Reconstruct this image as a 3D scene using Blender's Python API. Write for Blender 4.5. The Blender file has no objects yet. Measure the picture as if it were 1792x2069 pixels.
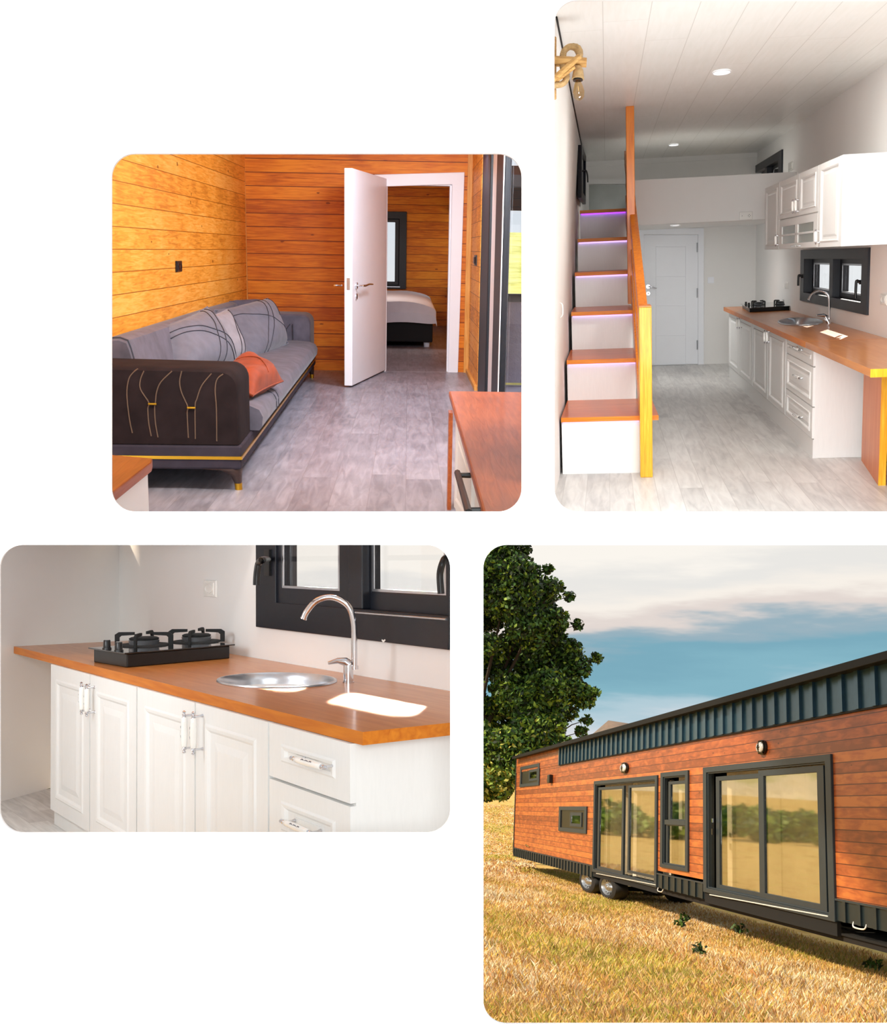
import bpy, bmesh, math, random
import numpy as np
from mathutils import Vector, Matrix, noise
random.seed(7); rng = np.random.default_rng(7)
scn = bpy.context.scene; COL = scn.collection
V = Vector

# ------------------------------------------------------------------ camera, view, world, sun
FP = 2400.0                                # focal length in pixels of the 1792 x 2069 frame
cam = bpy.data.cameras.new('camera'); cam_o = bpy.data.objects.new('camera', cam); COL.objects.link(cam_o)
cam_o.rotation_euler = (math.pi/2, 0, 0)
cam.sensor_fit = 'VERTICAL'; cam.sensor_height = 24.0; cam.lens = FP*24.0/2069.0
cam.clip_end = 3000; cam.clip_start = 0.05
scn.camera = cam_o
scn.view_settings.view_transform = 'Standard'; scn.view_settings.look = 'None'
scn.view_settings.exposure = 0.0; scn.view_settings.gamma = 1.0; scn.view_settings.use_curve_mapping = False
for k, v in (('max_bounces', 10), ('transparent_max_bounces', 16), ('diffuse_bounces', 5)):
    try: setattr(scn.cycles, k, v)
    except Exception: pass

def ray(px, py): return V(((px-896.0)/FP, 1.0, (1034.5-py)/FP))

class Room:
    """A level set of its own: x right, y along its length, z up from its floor; the eye stands at (0,0,eye). Rigid frame."""
    def __init__(s, vx, vy, xv, eye):
        d = ray(vx, vy).normalized()
        a = (xv-896.0)/FP; t = -(a*d.x+d.y)/d.z
        u = V((a, 1, t)).normalized()
        if u.z < 0: u = -u
        r = d.cross(u)
        s.R = Matrix((r, d, u)).transposed(); s.Ri = s.R.transposed(); s.e = eye
        s.M = s.R.to_4x4() @ Matrix.Translation((0, 0, -eye))
    def _h(s, px, py, k, c):
        q = s.Ri @ ray(px, py); t = (c - (s.e if k == 2 else 0))/q[k]
        return q*t + V((0, 0, s.e))
    def X(s, px, py, c): return s._h(px, py, 0, c)
    def Y(s, px, py, c): return s._h(px, py, 1, c)
    def Z(s, px, py, c=0.0): return s._h(px, py, 2, c)
    def D(s, px, py, dist): return s.Ri @ (ray(px, py)*dist) + V((0, 0, s.e))
    def on(s, ax, c, px, py): return s._h(px, py, 'xyz'.index(ax), c)

LIV = Room(825, 504, 700, 1.69)      # timber living room, upper left
KIT = Room(1225, 520, 1400, 1.19)    # white room with stair and kitchen, upper right
CTR = Room(-750, 1115, 450, 1.77)    # kitchen counter, lower left
YARD = Room(675, 1630, 1400, 2.43)   # field with the house on wheels, lower right

def lin(h):
    h = h.lstrip('#'); c = [int(h[i:i+2], 16)/255 for i in (0, 2, 4)]
    return tuple(x/12.92 if x <= .04045 else ((x+.055)/1.055)**2.4 for x in c)+(1.0,)

SUN_E, SUN_C, WORLD_E = 4.8, (1.0, .82, .60), 1.0
def add_light(name, kind, room, loc, to, energy, color=(1, 1, 1), size=1.0, size_y=None, **kw):
    l = bpy.data.lights.new(name, kind); l.energy = energy; l.color = color[:3]
    o = bpy.data.objects.new(name, l); COL.objects.link(o)
    if kind == 'AREA':
        l.shape = 'RECTANGLE'; l.size = size; l.size_y = size_y or size
    for k, v in kw.items(): setattr(l, k, v)
    a = room.M @ V(loc); b = room.M @ V(to)
    o.matrix_world = Matrix.Translation(a) @ (b-a).to_track_quat('-Z', 'Y').to_matrix().to_4x4()
    return o
add_light('sun', 'SUN', YARD, (-30, -3, 22), (0, 0, 0), SUN_E, SUN_C, angle=math.radians(2.5))
# added fill lights, ceiling downlights and window beams of the three rooms
add_light('viewer_side_fill', 'AREA', CTR, (-1.6, -1.6, 2.6), (2.0, 7, .6), 310, (.90, .97, 1.0), 3.2, 2.4)  # unseen fill added behind the camera
add_light('living_front_fill', 'AREA', LIV, (-.6, 6.6, 2.95), (-1.2, 14, .9), 150, (1.0, .95, .88), 1.6, .8)  # added fill above the view, no window there
for yy in (10.2, 13.4): add_light('living_glass_door_fill', 'AREA', LIV, (.42, yy, 3.0), (-.9, yy+.8, .4), 85, (.80, .87, 1.0), .6)  # unseen ceiling fills added to stand for light from the glass door
add_light('living_front_right_fill', 'AREA', LIV, (.4, 8.6, 2.95), (-.5, 15.5, 1.3), 95, (.82, .90, 1.0), .5)  # added fill that brightens the open door leaf
add_light('bedroom_fill', 'AREA', LIV, (-1.6, 22, 2.9), (.3, 23, .6), 60, (1, .95, .88), 1.2, 1.2)  # added fill inside the bedroom, away from its windows
add_light('kitchen_front_fill', 'AREA', KIT, (.35, 4.6, .85), (.7, 10, 1.6), 29, (.95, .98, 1.0), 1.0, .8)  # unseen fill added at the front of the white room
add_light('kitchen_downlight_front', 'AREA', KIT, (.633, 6.95, 2.18), (.633, 6.95, 0), 12, (1, .97, .92), .12)
add_light('kitchen_downlight_loft', 'AREA', KIT, (.605, 11.2, 2.18), (.605, 11.2, 0), 4, (1, .97, .92), .1)
add_light('kitchen_downlight_under_loft', 'AREA', KIT, (.66, 11.5, 1.40), (.66, 11.7, 0), 9, (1, .98, .95), .12)
add_light('kitchen_window_sunbeam', 'SPOT', KIT, (7.0, 22.85, 7.31), (1.6, 8.45, .95), 45000, (1, .93, .80), spot_size=math.radians(4), spot_blend=.1, shadow_soft_size=.02)
add_light('counter_front_fill', 'AREA', CTR, (.5, 6.0, 1.95), (2.6, 8.0, 1.3), 32, (.87, .95, 1.0), 1.0, .6)  # unseen fill added beyond the left edge of the view
for yy in (4.93, 5.04, 5.15, 5.26, 5.37, 5.95, 6.06, 6.17, 6.28):      # added narrow lamps that throw the sun patch through the two sashes
    add_light('counter_sun_patch_lamp', 'AREA', CTR, (3.3+.40, yy+.43, 1.665+.41), (3.3, yy, 1.665), 5.5, (1, .93, .80), .17, spread=math.radians(4))

def build_world():
    w = bpy.data.worlds.new('sky'); scn.world = w; w.use_nodes = True
    nt = w.node_tree; N = nt.nodes; L = nt.links; N.clear()
    out = N.new('ShaderNodeOutputWorld'); bg = N.new('ShaderNodeBackground'); L.new(bg.outputs[0], out.inputs[0])
    tc = N.new('ShaderNodeTexCoord'); mp = N.new('ShaderNodeMapping'); mp.vector_type = 'POINT'
    mp.inputs['Rotation'].default_value = YARD.Ri.to_euler()
    L.new(tc.outputs['Generated'], mp.inputs[0])
    sx = N.new('ShaderNodeSeparateXYZ'); L.new(mp.outputs[0], sx.inputs[0])
    def math_(op, a, b=None, c=None):
        m = N.new('ShaderNodeMath'); m.operation = op
        for i, q in enumerate((a, b, c)):
            if q is None: continue
            if isinstance(q, (int, float)): m.inputs[i].default_value = q
            else: L.new(q, m.inputs[i])
        return m.outputs[0]
    # wispy, level cloud streaks: noise stretched along the horizon
    mp2 = N.new('ShaderNodeMapping'); mp2.inputs['Scale'].default_value = (2.2, 2.2, 13); L.new(mp.outputs[0], mp2.inputs[0])
    n1 = N.new('ShaderNodeTexNoise'); n1.inputs['Scale'].default_value = 2.3; n1.inputs['Detail'].default_value = 5; n1.inputs['Roughness'].default_value = .55
    L.new(mp2.outputs[0], n1.inputs['Vector'])
    # the cloud edge climbs towards the right
    slope = math_('MULTIPLY', sx.outputs['X'], -.10)
    e = math_('ADD', sx.outputs['Z'], slope)
    wob = math_('MULTIPLY_ADD', n1.outputs['Fac'], .09, -.045)
    e = math_('ADD', e, wob); e = math_('ADD', e, .022)
    r = N.new('ShaderNodeValToRGB'); cr = r.color_ramp; cr.interpolation = 'EASE'
    stops = [(0.0, '#f3e6dc'), (.035, '#f6ebe0'), (.062, '#e4e2e6'), (.085, '#b4cdd8'), (.105, '#86b6c6'), (.13, '#7cacbe'), (.145, '#98b2bf'),
             (.160, '#e3d8d2'), (.175, '#f8f1e8'), (.195, '#eae8e4'), (.215, '#fbf6ee'), (.27, '#faf4ec'), (.42, '#eff3f6')]
    cr.elements[0].position = stops[0][0]*2; cr.elements[0].color = lin(stops[0][1])
    cr.elements[1].position = 1.0; cr.elements[1].color = lin('#e6eef6')
    for p, c in stops[1:]:
        el = cr.elements.new(min(.99, p*2)); el.color = lin(c)
    L.new(math_('MULTIPLY', e, 2.0), r.inputs[0])
    L.new(r.outputs[0], bg.inputs[0]); bg.inputs[1].default_value = WORLD_E
build_world()

# ------------------------------------------------------------------ materials
MATS = {}
def new_mat(name):
    m = bpy.data.materials.new(name); m.use_nodes = True; MATS[name] = m
    nt = m.node_tree; b = nt.nodes['Principled BSDF']
    return m, nt, b
def plain(name, hexc, rough=.5, metal=0.0, var=.06, scale=6.0, bump=0.0, emit=None, coat=0.0, sheen=0.0, stretch=(1, 1, 1), spec=None):
    """a plain surface with a little procedural mottling"""
    m, nt, b = new_mat(name); N, L = nt.nodes, nt.links
    c = lin(hexc)
    tc = N.new('ShaderNodeTexCoord'); mp = N.new('ShaderNodeMapping'); mp.inputs['Scale'].default_value = stretch
    n = N.new('ShaderNodeTexNoise'); n.inputs['Scale'].default_value = scale; n.inputs['Detail'].default_value = 4
    L.new(tc.outputs['Object'], mp.inputs[0]); L.new(mp.outputs[0], n.inputs['Vector'])
    r = N.new('ShaderNodeValToRGB')
    r.color_ramp.elements[0].color = tuple(x*(1-var) for x in c[:3])+(1,); r.color_ramp.elements[0].position = .3
    r.color_ramp.elements[1].color = tuple(min(1, x*(1+var)) for x in c[:3])+(1,); r.color_ramp.elements[1].position = .7
    L.new(n.outputs['Fac'], r.inputs[0]); L.new(r.outputs[0], b.inputs['Base Color'])
    b.inputs['Roughness'].default_value = rough; b.inputs['Metallic'].default_value = metal
    if spec is not None: b.inputs['Specular IOR Level'].default_value = spec
    if coat: b.inputs['Coat Weight'].default_value = coat; b.inputs['Coat Roughness'].default_value = .08
    if sheen: b.inputs['Sheen Weight'].default_value = sheen; b.inputs['Sheen Roughness'].default_value = .4
    if bump:
        bp = N.new('ShaderNodeBump'); bp.inputs['Strength'].default_value = bump; bp.inputs['Distance'].default_value = .01
        L.new(n.outputs['Fac'], bp.inputs['Height']); L.new(bp.outputs[0], b.inputs['Normal'])
    if emit:
        b.inputs['Emission Color'].default_value = lin(emit[0]); b.inputs['Emission Strength'].default_value = emit[1]
    return m
def wood(name, c1, c2, c3=None, grain='y', stack=None, size=.18, run=None, runlen=1.6, rough=.45, knots=0.0, groove='#5a2a08', gw=.035, gscale=3.0, bump=.25, coat=0.0, tint=.12, stretch=14.0, spec=.3):
    """timber: grain along one axis, boards stacked along another, optional butt joints and knots"""
    m, nt, b = new_mat(name); N, L = nt.nodes, nt.links
    def math_(op, a, bb=None):
        q = N.new('ShaderNodeMath'); q.operation = op
        for i, x in enumerate((a, bb)):
            if x is None: continue
            if isinstance(x, (int, float)): q.inputs[i].default_value = x
            else: L.new(x, q.inputs[i])
        return q.outputs[0]
    tc = N.new('ShaderNodeTexCoord'); s = N.new('ShaderNodeSeparateXYZ'); L.new(tc.outputs['Object'], s.inputs[0])
    ax = {'x': s.outputs['X'], 'y': s.outputs['Y'], 'z': s.outputs['Z']}
    vec = tc.outputs['Object']; rnd = None; gm = None
    if stack:
        u = math_('DIVIDE', ax[stack], size); cell = math_('FLOOR', u); fr = math_('SUBTRACT', u, cell)
        d = math_('MINIMUM', fr, math_('SUBTRACT', 1.0, fr)); gm = math_('LESS_THAN', d, gw)
        if run:
            wn0 = N.new('ShaderNodeTexWhiteNoise'); wn0.noise_dimensions = '1D'; L.new(cell, wn0.inputs['W'])
            ru = math_('ADD', math_('DIVIDE', ax[run], runlen), math_('MULTIPLY', wn0.outputs['Value'], 7.3)); rc = math_('FLOOR', ru)
            rf = math_('SUBTRACT', ru, rc); rd = math_('MINIMUM', rf, math_('SUBTRACT', 1.0, rf))
            gm = math_('MAXIMUM', gm, math_('LESS_THAN', rd, gw*size/runlen))
            cell = math_('ADD', cell, math_('MULTIPLY', rc, 17.31))
        wn = N.new('ShaderNodeTexWhiteNoise'); wn.noise_dimensions = '1D'; L.new(cell, wn.inputs['W']); rnd = wn.outputs['Value']
        off = N.new('ShaderNodeCombineXYZ')
        for i in range(3): L.new(math_('MULTIPLY', rnd, 37.0+i*11), off.inputs[i])
        va = N.new('ShaderNodeVectorMath'); va.operation = 'ADD'; L.new(tc.outputs['Object'], va.inputs[0]); L.new(off.outputs[0], va.inputs[1]); vec = va.outputs[0]
    mp = N.new('ShaderNodeMapping'); sc = {'x': [1, stretch, stretch], 'y': [stretch, 1, stretch], 'z': [stretch, stretch, 1]}[grain]
    mp.inputs['Scale'].default_value = sc; L.new(vec, mp.inputs[0])
    n = N.new('ShaderNodeTexNoise'); n.inputs['Scale'].default_value = gscale; n.inputs['Detail'].default_value = 6; n.inputs['Distortion'].default_value = .8
    L.new(mp.outputs[0], n.inputs['Vector'])
    n2 = N.new('ShaderNodeTexNoise'); n2.inputs['Scale'].default_value = 1.7; n2.inputs['Detail'].default_value = 3; L.new(vec, n2.inputs['Vector'])
    mixf = math_('ADD', math_('MULTIPLY', n.outputs['Fac'], .62), math_('MULTIPLY', n2.outputs['Fac'], .38))
    if rnd is not None: mixf = math_('ADD', mixf, math_('MULTIPLY', math_('SUBTRACT', rnd, .5), tint*2))
    r = N.new('ShaderNodeValToRGB'); cr = r.color_ramp
    cr.elements[0].position = .34; cr.elements[0].color = lin(c1); cr.elements[1].position = .66; cr.elements[1].color = lin(c2)
    if c3: e = cr.elements.new(.5); e.color = lin(c3)
    L.new(mixf, r.inputs[0]); col = r.outputs[0]
    def mix(fac, cB):
        nonlocal col
        mx = N.new('ShaderNodeMix'); mx.data_type = 'RGBA'; L.new(fac, mx.inputs[0]); L.new(col, mx.inputs[6]); mx.inputs[7].default_value = cB; col = mx.outputs[2]
    if knots:
        mk = N.new('ShaderNodeMapping'); mk.inputs['Scale'].default_value = {'x': (1.0, 2.2, 2.2), 'y': (2.2, 1.0, 2.2), 'z': (2.2, 2.2, 1.0)}[grain]; L.new(vec, mk.inputs[0])
        vo = N.new('ShaderNodeTexVoronoi'); vo.inputs['Scale'].default_value = knots; L.new(mk.outputs[0], vo.inputs['Vector'])
        k = math_('LESS_THAN', math_('ADD', vo.outputs['Distance'], math_('MULTIPLY', n.outputs['Fac'], .12)), .125)
        dark = tuple(x*.42 for x in lin(c1)[:3])+(1,)
        mix(math_('MULTIPLY', k, .8), dark)
    if gm is not None: mix(gm, lin(groove))
    L.new(col, b.inputs['Base Color']); b.inputs['Roughness'].default_value = rough; b.inputs['Specular IOR Level'].default_value = spec
    if coat: b.inputs['Coat Weight'].default_value = coat; b.inputs['Coat Roughness'].default_value = .15
    bp = N.new('ShaderNodeBump'); bp.inputs['Strength'].default_value = bump; bp.inputs['Distance'].default_value = .01
    hgt = n.outputs['Fac'] if gm is None else math_('SUBTRACT', math_('MULTIPLY', n.outputs['Fac'], .3), math_('MULTIPLY', gm, 1.5))
    L.new(hgt, bp.inputs['Height']); L.new(bp.outputs[0], b.inputs['Normal'])
    return m
def glass(name, tint='#ffffff', mirror=.12, rough=.02):
    """thin pane: mostly see-through with an even share of mirror reflection"""
    m, nt, b = new_mat(name); N, L = nt.nodes, nt.links; N.remove(b)
    out = N['Material Output']; t = N.new('ShaderNodeBsdfTransparent'); t.inputs[0].default_value = lin(tint)
    g = N.new('ShaderNodeBsdfGlossy'); g.inputs['Roughness'].default_value = rough
    mx = N.new('ShaderNodeMixShader'); mx.inputs[0].default_value = mirror; L.new(t.outputs[0], mx.inputs[1]); L.new(g.outputs[0], mx.inputs[2])
    L.new(mx.outputs[0], out.inputs[0]); return m

plain('board_white_glow', '#ffffff', .9, var=0, emit=('#ffffff', 1.02))  # emission added so the front stays pure white without a lamp
plain('board_back', '#f2f2f2', .8, var=.01)
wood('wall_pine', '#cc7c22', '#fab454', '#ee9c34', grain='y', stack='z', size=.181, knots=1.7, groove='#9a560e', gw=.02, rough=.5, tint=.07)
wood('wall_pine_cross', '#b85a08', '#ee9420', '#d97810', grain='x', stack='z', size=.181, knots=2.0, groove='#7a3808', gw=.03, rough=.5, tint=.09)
wood('trim_pine', '#d08a34', '#eeb564', grain='z', rough=.5)
wood('floor_grey', '#78767f', '#a3a1ab', '#8f8c96', grain='y', stack='x', size=.26, run='y', runlen=3.2, groove='#7b767a', gw=.006, rough=.36, tint=.05, gscale=2.2, bump=.08, stretch=9)
wood('floor_pale', '#b6b4b2', '#dcdbd8', '#cccac7', grain='y', stack='x', size=.12, run='y', runlen=2.8, groove='#b3b0ac', gw=.010, rough=.38, tint=.09, gscale=3.0, bump=.08, stretch=9)
plain('wall_white', '#efeeec', .7, var=.015, scale=2)
plain('wall_white_rear', '#efedea', .7, var=.015, scale=2)
wood('ceiling_board', '#e9e8e3', '#f0efec', grain='y', stack='x', size=.2, run='y', runlen=3.2, groove='#d2d0ca', gw=.010, rough=.35, tint=.01, bump=.03)
plain('sofa_velvet', '#5a5763', .8, var=.22, scale=7, sheen=.15, bump=.15, spec=.15)
plain('sofa_velvet_shaded', '#231a1b', .9, var=.25, scale=6, sheen=.0, bump=.15, spec=.12)  # darker copy of the sofa velvet: near arm's shade put into colour
plain('sofa_base_cloth', '#37313a', .9, var=.2, scale=6, spec=.15)
plain('cushion_grey', '#64646f', .85, var=.14, scale=9, sheen=.2, bump=.2)
plain('cushion_pale', '#8c888e', .85, var=.14, scale=9, sheen=.2, bump=.2)
plain('cushion_orange', '#7f3008', .75, var=.25, scale=8, sheen=.05, bump=.35)
plain('piping_dark', '#33333d', .7)
plain('stitch_tan', '#5c4636', .6)
plain('gold', '#c9982c', .3, metal=.85, var=.05)
plain('sofa_wood', '#3a2824', .4)
plain('paint_white', '#f3f5fa', .4, var=.01)
plain('paint_cabinet', '#e6e6e4', .42, var=.015, scale=14, stretch=(8, 8, 1), bump=.03)
plain('chrome', '#d8d8dc', .12, metal=1, var=.02)
plain('steel', '#c6c9cf', .28, metal=.9, var=.05, scale=20)
plain('frame_navy', '#0b101c', .45, var=.12)
plain('frame_charcoal', '#25323a', .45, var=.08)
plain('black_plastic', '#0c0c0e', .35)
plain('black_matt', '#0d0d0e', .8)
plain('hob_glass', '#08090a', .08, coat=.6)
plain('porcelain', '#f3f1ec', .15, coat=.5)
plain('porcelain_motif', '#5d6674', .3)
plain('linen_white', '#dfe0ea', .85, var=.03, bump=.1)
plain('bed_black', '#08080b', .8)
plain('grey_pane', '#8e9187', .18)
plain('lamp_diffuser', '#ffffff', .5, emit=('#ffffff', 2.0))
plain('led_violet', '#c08cff', .5, emit=('#a63cff', 1.8))
plain('led_lilac', '#d9c2ff', .5, emit=('#c9a4ff', 1.6))
wood('table_red', '#8a3c16', '#b35c2a', grain='y', rough=.38, gscale=2.5, coat=.2)
wood('counter_wood', '#b06a30', '#c98548', '#bf783c', grain='y', rough=.34, gscale=2.0, coat=.35, stack='x', size=.35, groove='#b96a28', gw=.004, tint=.05)
wood('counter_edge', '#b35c0c', '#d17d1c', grain='y', rough=.4, gscale=2.5)
wood('tread_wood', '#b04a0c', '#d06a1a', grain='x', rough=.36, gscale=3, coat=.25)
wood('tread_edge', '#cf6a0c', '#e08a1c', grain='x', rough=.4)
wood('rail_wood', '#c05a08', '#e68a1c', grain='z', rough=.36, gscale=3, coat=.2)
wood('newel_pine', '#d58a10', '#eec03a', '#e0a41c', grain='z', rough=.4, gscale=5, coat=.2, stretch=24)
wood('leg_panel_wood', '#c2632c', '#d98650', grain='z', rough=.4, gscale=2)
wood('cane', '#9a6a34', '#d8ae6c', grain='x', rough=.5, gscale=8)
plain('rope', '#b89a6c', .9, var=.2, scale=60, bump=.5)
glass('window_glass', '#ffffff', .06); glass('house_glass', '#faf8f0', .48, .03); glass('bulb_glass', '#f3dfb4', .12)
wood('cladding', '#8a4520', '#cc7838', '#b05b2c', grain='y', stack='z', size=.192, knots=1.6, groove='#54200f', gw=.04, rough=.42, tint=.14, gscale=1.6, stretch=6, coat=.12, spec=.4)
plain('seam_metal', '#3a5c70', .3, metal=.6, var=.1)
plain('roof_dark', '#0b0c0b', .6, spec=.2)
plain('skirt_metal', '#26343a', .4, metal=.4, var=.1)
plain('tyre', '#101113', .75, bump=.2); plain('rim', '#aeb2b6', .3, metal=.8)
plain('underside', '#0b0c0c', .9)
plain('curtain', '#f0e6d2', .9, var=.1, scale=5)
plain('curtain_pale', '#ece0c6', .9, var=.12, scale=2)
plain('dark_interior', '#15110e', .9)
plain('lamp_glass', '#d9dde0', .25)
plain('bark', '#3b3026', .9, bump=.4)
for nm, hx in (('leaf_dark', '#1c2e10'), ('leaf_mid', '#3f6420'), ('leaf_light', '#84a034'), ('leaf_yellow', '#c4c05c')): plain(nm, hx, .6, var=.2, scale=1.5)
for nm, hx in (('straw', '#e2c28a'), ('gold_grass', '#dcb458'), ('rust_grass', '#c99662'), ('olive_grass', '#b0ac48'), ('pale_grass', '#f4e4c2')): plain(nm, hx, .8, var=.2, scale=.6)
def ground_mat(name, cols, scale=.5, stretch=(1, 1, 1)):
    m, nt, b = new_mat(name); N, L = nt.nodes, nt.links
    tc = N.new('ShaderNodeTexCoord'); mp = N.new('ShaderNodeMapping'); mp.inputs['Scale'].default_value = stretch; L.new(tc.outputs['Object'], mp.inputs[0])
    n = N.new('ShaderNodeTexNoise'); n.inputs['Scale'].default_value = scale; n.inputs['Detail'].default_value = 12; n.inputs['Roughness'].default_value = .7; L.new(mp.outputs[0], n.inputs['Vector'])
    r = N.new('ShaderNodeValToRGB'); cr = r.color_ramp
    k = len(cols); cr.elements[0].color = lin(cols[0]); cr.elements[0].position = .3; cr.elements[1].color = lin(cols[-1]); cr.elements[1].position = .7
    for i in range(1, k-1): e = cr.elements.new(.3+.4*i/(k-1)); e.color = lin(cols[i])
    L.new(n.outputs['Fac'], r.inputs[0]); L.new(r.outputs[0], b.inputs['Base Color']); b.inputs['Roughness'].default_value = .95; b.inputs['Specular IOR Level'].default_value = .1
    bp = N.new('ShaderNodeBump'); bp.inputs['Distance'].default_value = .05; L.new(n.outputs['Fac'], bp.inputs['Height']); L.new(bp.outputs[0], b.inputs['Normal'])
ground_mat('field', ['#94803a', '#c49c50', '#dcb46c', '#c8ab58', '#e6cc94'], .9, (1, .35, 1))
ground_mat('hill_straw', ['#cdb478', '#e6cc96', '#f0d8ac', '#ccc07c', '#e2c494'], .06, (1, .4, 3))
ground_mat('hill_far', ['#5f5a52', '#8a7565', '#726a5e', '#9a8270'], .02, (1, 1, 3))
ground_mat('lawn_bright', ['#9aa444', '#d9dc8a', '#e8e6a8'], .8)
ground_mat('paving_lilac', ['#9498b4', '#b4b8cf'], 2.0)

# ------------------------------------------------------------------ mesh builder
class MB:
    def __init__(s): s.v = []; s.f = []; s.m = []; s.mats = []
    def mi(s, mat):
        if mat not in s.mats: s.mats.append(mat)
        return s.mats.index(mat)
    def add(s, vs, fs, mat):
        b = len(s.v); k = s.mi(mat); s.v += [V(p) for p in vs]
        for f in fs: s.f.append([b+i for i in f]); s.m.append(k)
        return s
    def hexa(s, a, mat):           # 8 corners: bottom loop then top loop
        return s.add(a, [(0, 3, 2, 1), (4, 5, 6, 7), (0, 1, 5, 4), (1, 2, 6, 5), (2, 3, 7, 6), (3, 0, 4, 7)], mat)
    def box(s, x0, x1, y0, y1, z0, z1, mat):
        return s.hexa([(x0, y0, z0), (x1, y0, z0), (x1, y1, z0), (x0, y1, z0), (x0, y0, z1), (x1, y0, z1), (x1, y1, z1), (x0, y1, z1)], mat)
    def poly(s, pts, off, mat):    # solid slab: polygon extruded by a vector
        n = len(pts); off = V(off); pts = [V(p) for p in pts]
        fs = [tuple(range(n)), tuple(range(2*n-1, n-1, -1))]+[(i, (i+1) % n, n+(i+1) % n, n+i) for i in range(n)]
        return s.add(pts+[p+off for p in pts], fs, mat)
    def frame(s, outer, inner, off, mat):
        off = V(off); n = len(outer); o = [V(p) for p in outer]; i_ = [V(p) for p in inner]
        vs = o+i_+[p+off for p in o]+[p+off for p in i_]; fs = []
        for k in range(n):
            j = (k+1) % n
            fs += [(k, j, n+j, n+k), (2*n+k, 3*n+k, 3*n+j, 2*n+j), (k, 2*n+k, 2*n+j, j), (n+k, n+j, 3*n+j, 3*n+k)]
        return s.add(vs, fs, mat)
    def tube(s, pts, r, mat, n=10, closed=False, caps=True, squash=None):
        pts = [V(p) for p in pts]; m = len(pts); rs = r if isinstance(r, (list, tuple)) else [r]*m
        tan = []
        for i in range(m):
            a = pts[(i-1) % m] if (closed or i > 0) else pts[i]; b = pts[(i+1) % m] if (closed or i < m-1) else pts[i]
            t = (b-a); tan.append(t.normalized() if t.length > 1e-9 else V((0, 0, 1)))
        up = V((0, 0, 1)) if abs(tan[0].z) < .9 else V((1, 0, 0))
        nn = (up-tan[0]*up.dot(tan[0])).normalized(); vs = []
        for i in range(m):
            nn = (nn-tan[i]*nn.dot(tan[i])); nn = nn.normalized() if nn.length > 1e-9 else tan[i].orthogonal().normalized()
            bb = tan[i].cross(nn)
            for k in range(n):
                a = 2*math.pi*k/n; vs.append(pts[i]+(nn*math.cos(a)+bb*math.sin(a))*rs[i])
        fs = []
        for i in range(m if closed else m-1):
            j = (i+1) % m
            for k in range(n): l = (k+1) % n; fs.append((i*n+k, i*n+l, j*n+l, j*n+k))
        if caps and not closed: fs += [tuple(range(n-1, -1, -1)), tuple((m-1)*n+k for k in range(n))]
        return s.add(vs, fs, mat)
    def loops(s, rings, mat, cap0=True, cap1=True):
        n = len(rings[0]); vs = [p for r in rings for p in r]; fs = []
        for i in range(len(rings)-1):
            for k in range(n): l = (k+1) % n; fs.append((i*n+k, i*n+l, (i+1)*n+l, (i+1)*n+k))
        if cap0: fs.append(tuple(range(n-1, -1, -1)))
        if cap1: fs.append(tuple((len(rings)-1)*n+k for k in range(n)))
        return s.add(vs, fs, mat)
    def surf(s, fn, nu, nv, mat):
        vs = [fn(i/nu, j/nv) for j in range(nv+1) for i in range(nu+1)]
        fs = [(j*(nu+1)+i, j*(nu+1)+i+1, (j+1)*(nu+1)+i+1, (j+1)*(nu+1)+i) for j in range(nv) for i in range(nu)]
        return s.add(vs, fs, mat)

BASE = {}
def tagit(o, label=None, cat=None, group=None, kind=None):
    for k, q in (('label', label), ('category', cat), ('group', group), ('kind', kind)):
        if q: o[k] = q
def mesh_from(name, mb, base, smooth, recalc=True):
    me = bpy.data.meshes.new(name); me.from_pydata([tuple(p-base) for p in mb.v], [], mb.f)
    for m in mb.mats: me.materials.append(MATS[m])
    me.polygons.foreach_set('material_index', mb.m)
    if recalc:
        bm = bmesh.new(); bm.from_mesh(me); bmesh.ops.recalc_face_normals(bm, faces=bm.faces); bm.to_mesh(me); bm.free()
    me.update()
    if smooth:
        me.polygons.foreach_set('use_smooth', [True]*len(me.polygons)); me.set_sharp_from_angle(angle=math.radians(smooth))
    return me
def mesh(room, name, mb, parent=None, smooth=0, bevel=0, seg=2, label=None, cat=None, group=None, kind=None, base=None, recalc=True):
    if parent is not None: base = BASE[parent.name]
    elif base is None:
        xs = [p.x for p in mb.v]; ys = [p.y for p in mb.v]; zs = [p.z for p in mb.v]
        base = V(((min(xs)+max(xs))/2, (min(ys)+max(ys))/2, min(zs)))
    base = V(base)
    o = bpy.data.objects.new(name, mesh_from(name, mb, base, smooth, recalc)); COL.objects.link(o)
    BASE[o.name] = base
    if parent is not None: o.parent = parent
    else: o.matrix_world = room.M @ Matrix.Translation(base)
    if bevel:
        b = o.modifiers.new('bevel', 'BEVEL'); b.width = bevel; b.segments = seg; b.limit_method = 'ANGLE'; b.angle_limit = math.radians(40)
        if seg > 2 and not smooth:
            o.data.polygons.foreach_set('use_smooth', [True]*len(o.data.polygons)); o.data.set_sharp_from_angle(angle=math.radians(60)); b.harden_normals = True
    tagit(o, label, cat, group, kind); return o
def thing(room, name, base, label, cat, group=None, rz=0.0, kind=None):
    o = bpy.data.objects.new(name, None); COL.objects.link(o); o.empty_display_size = .1
    o.matrix_world = room.M @ Matrix.Translation(V(base)) @ Matrix.Rotation(rz, 4, 'Z')
    BASE[o.name] = V(base); tagit(o, label, cat, group, kind); return o
def struct(room, name, mb, **k): return mesh(room, name, mb, kind='structure', **k)

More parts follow.
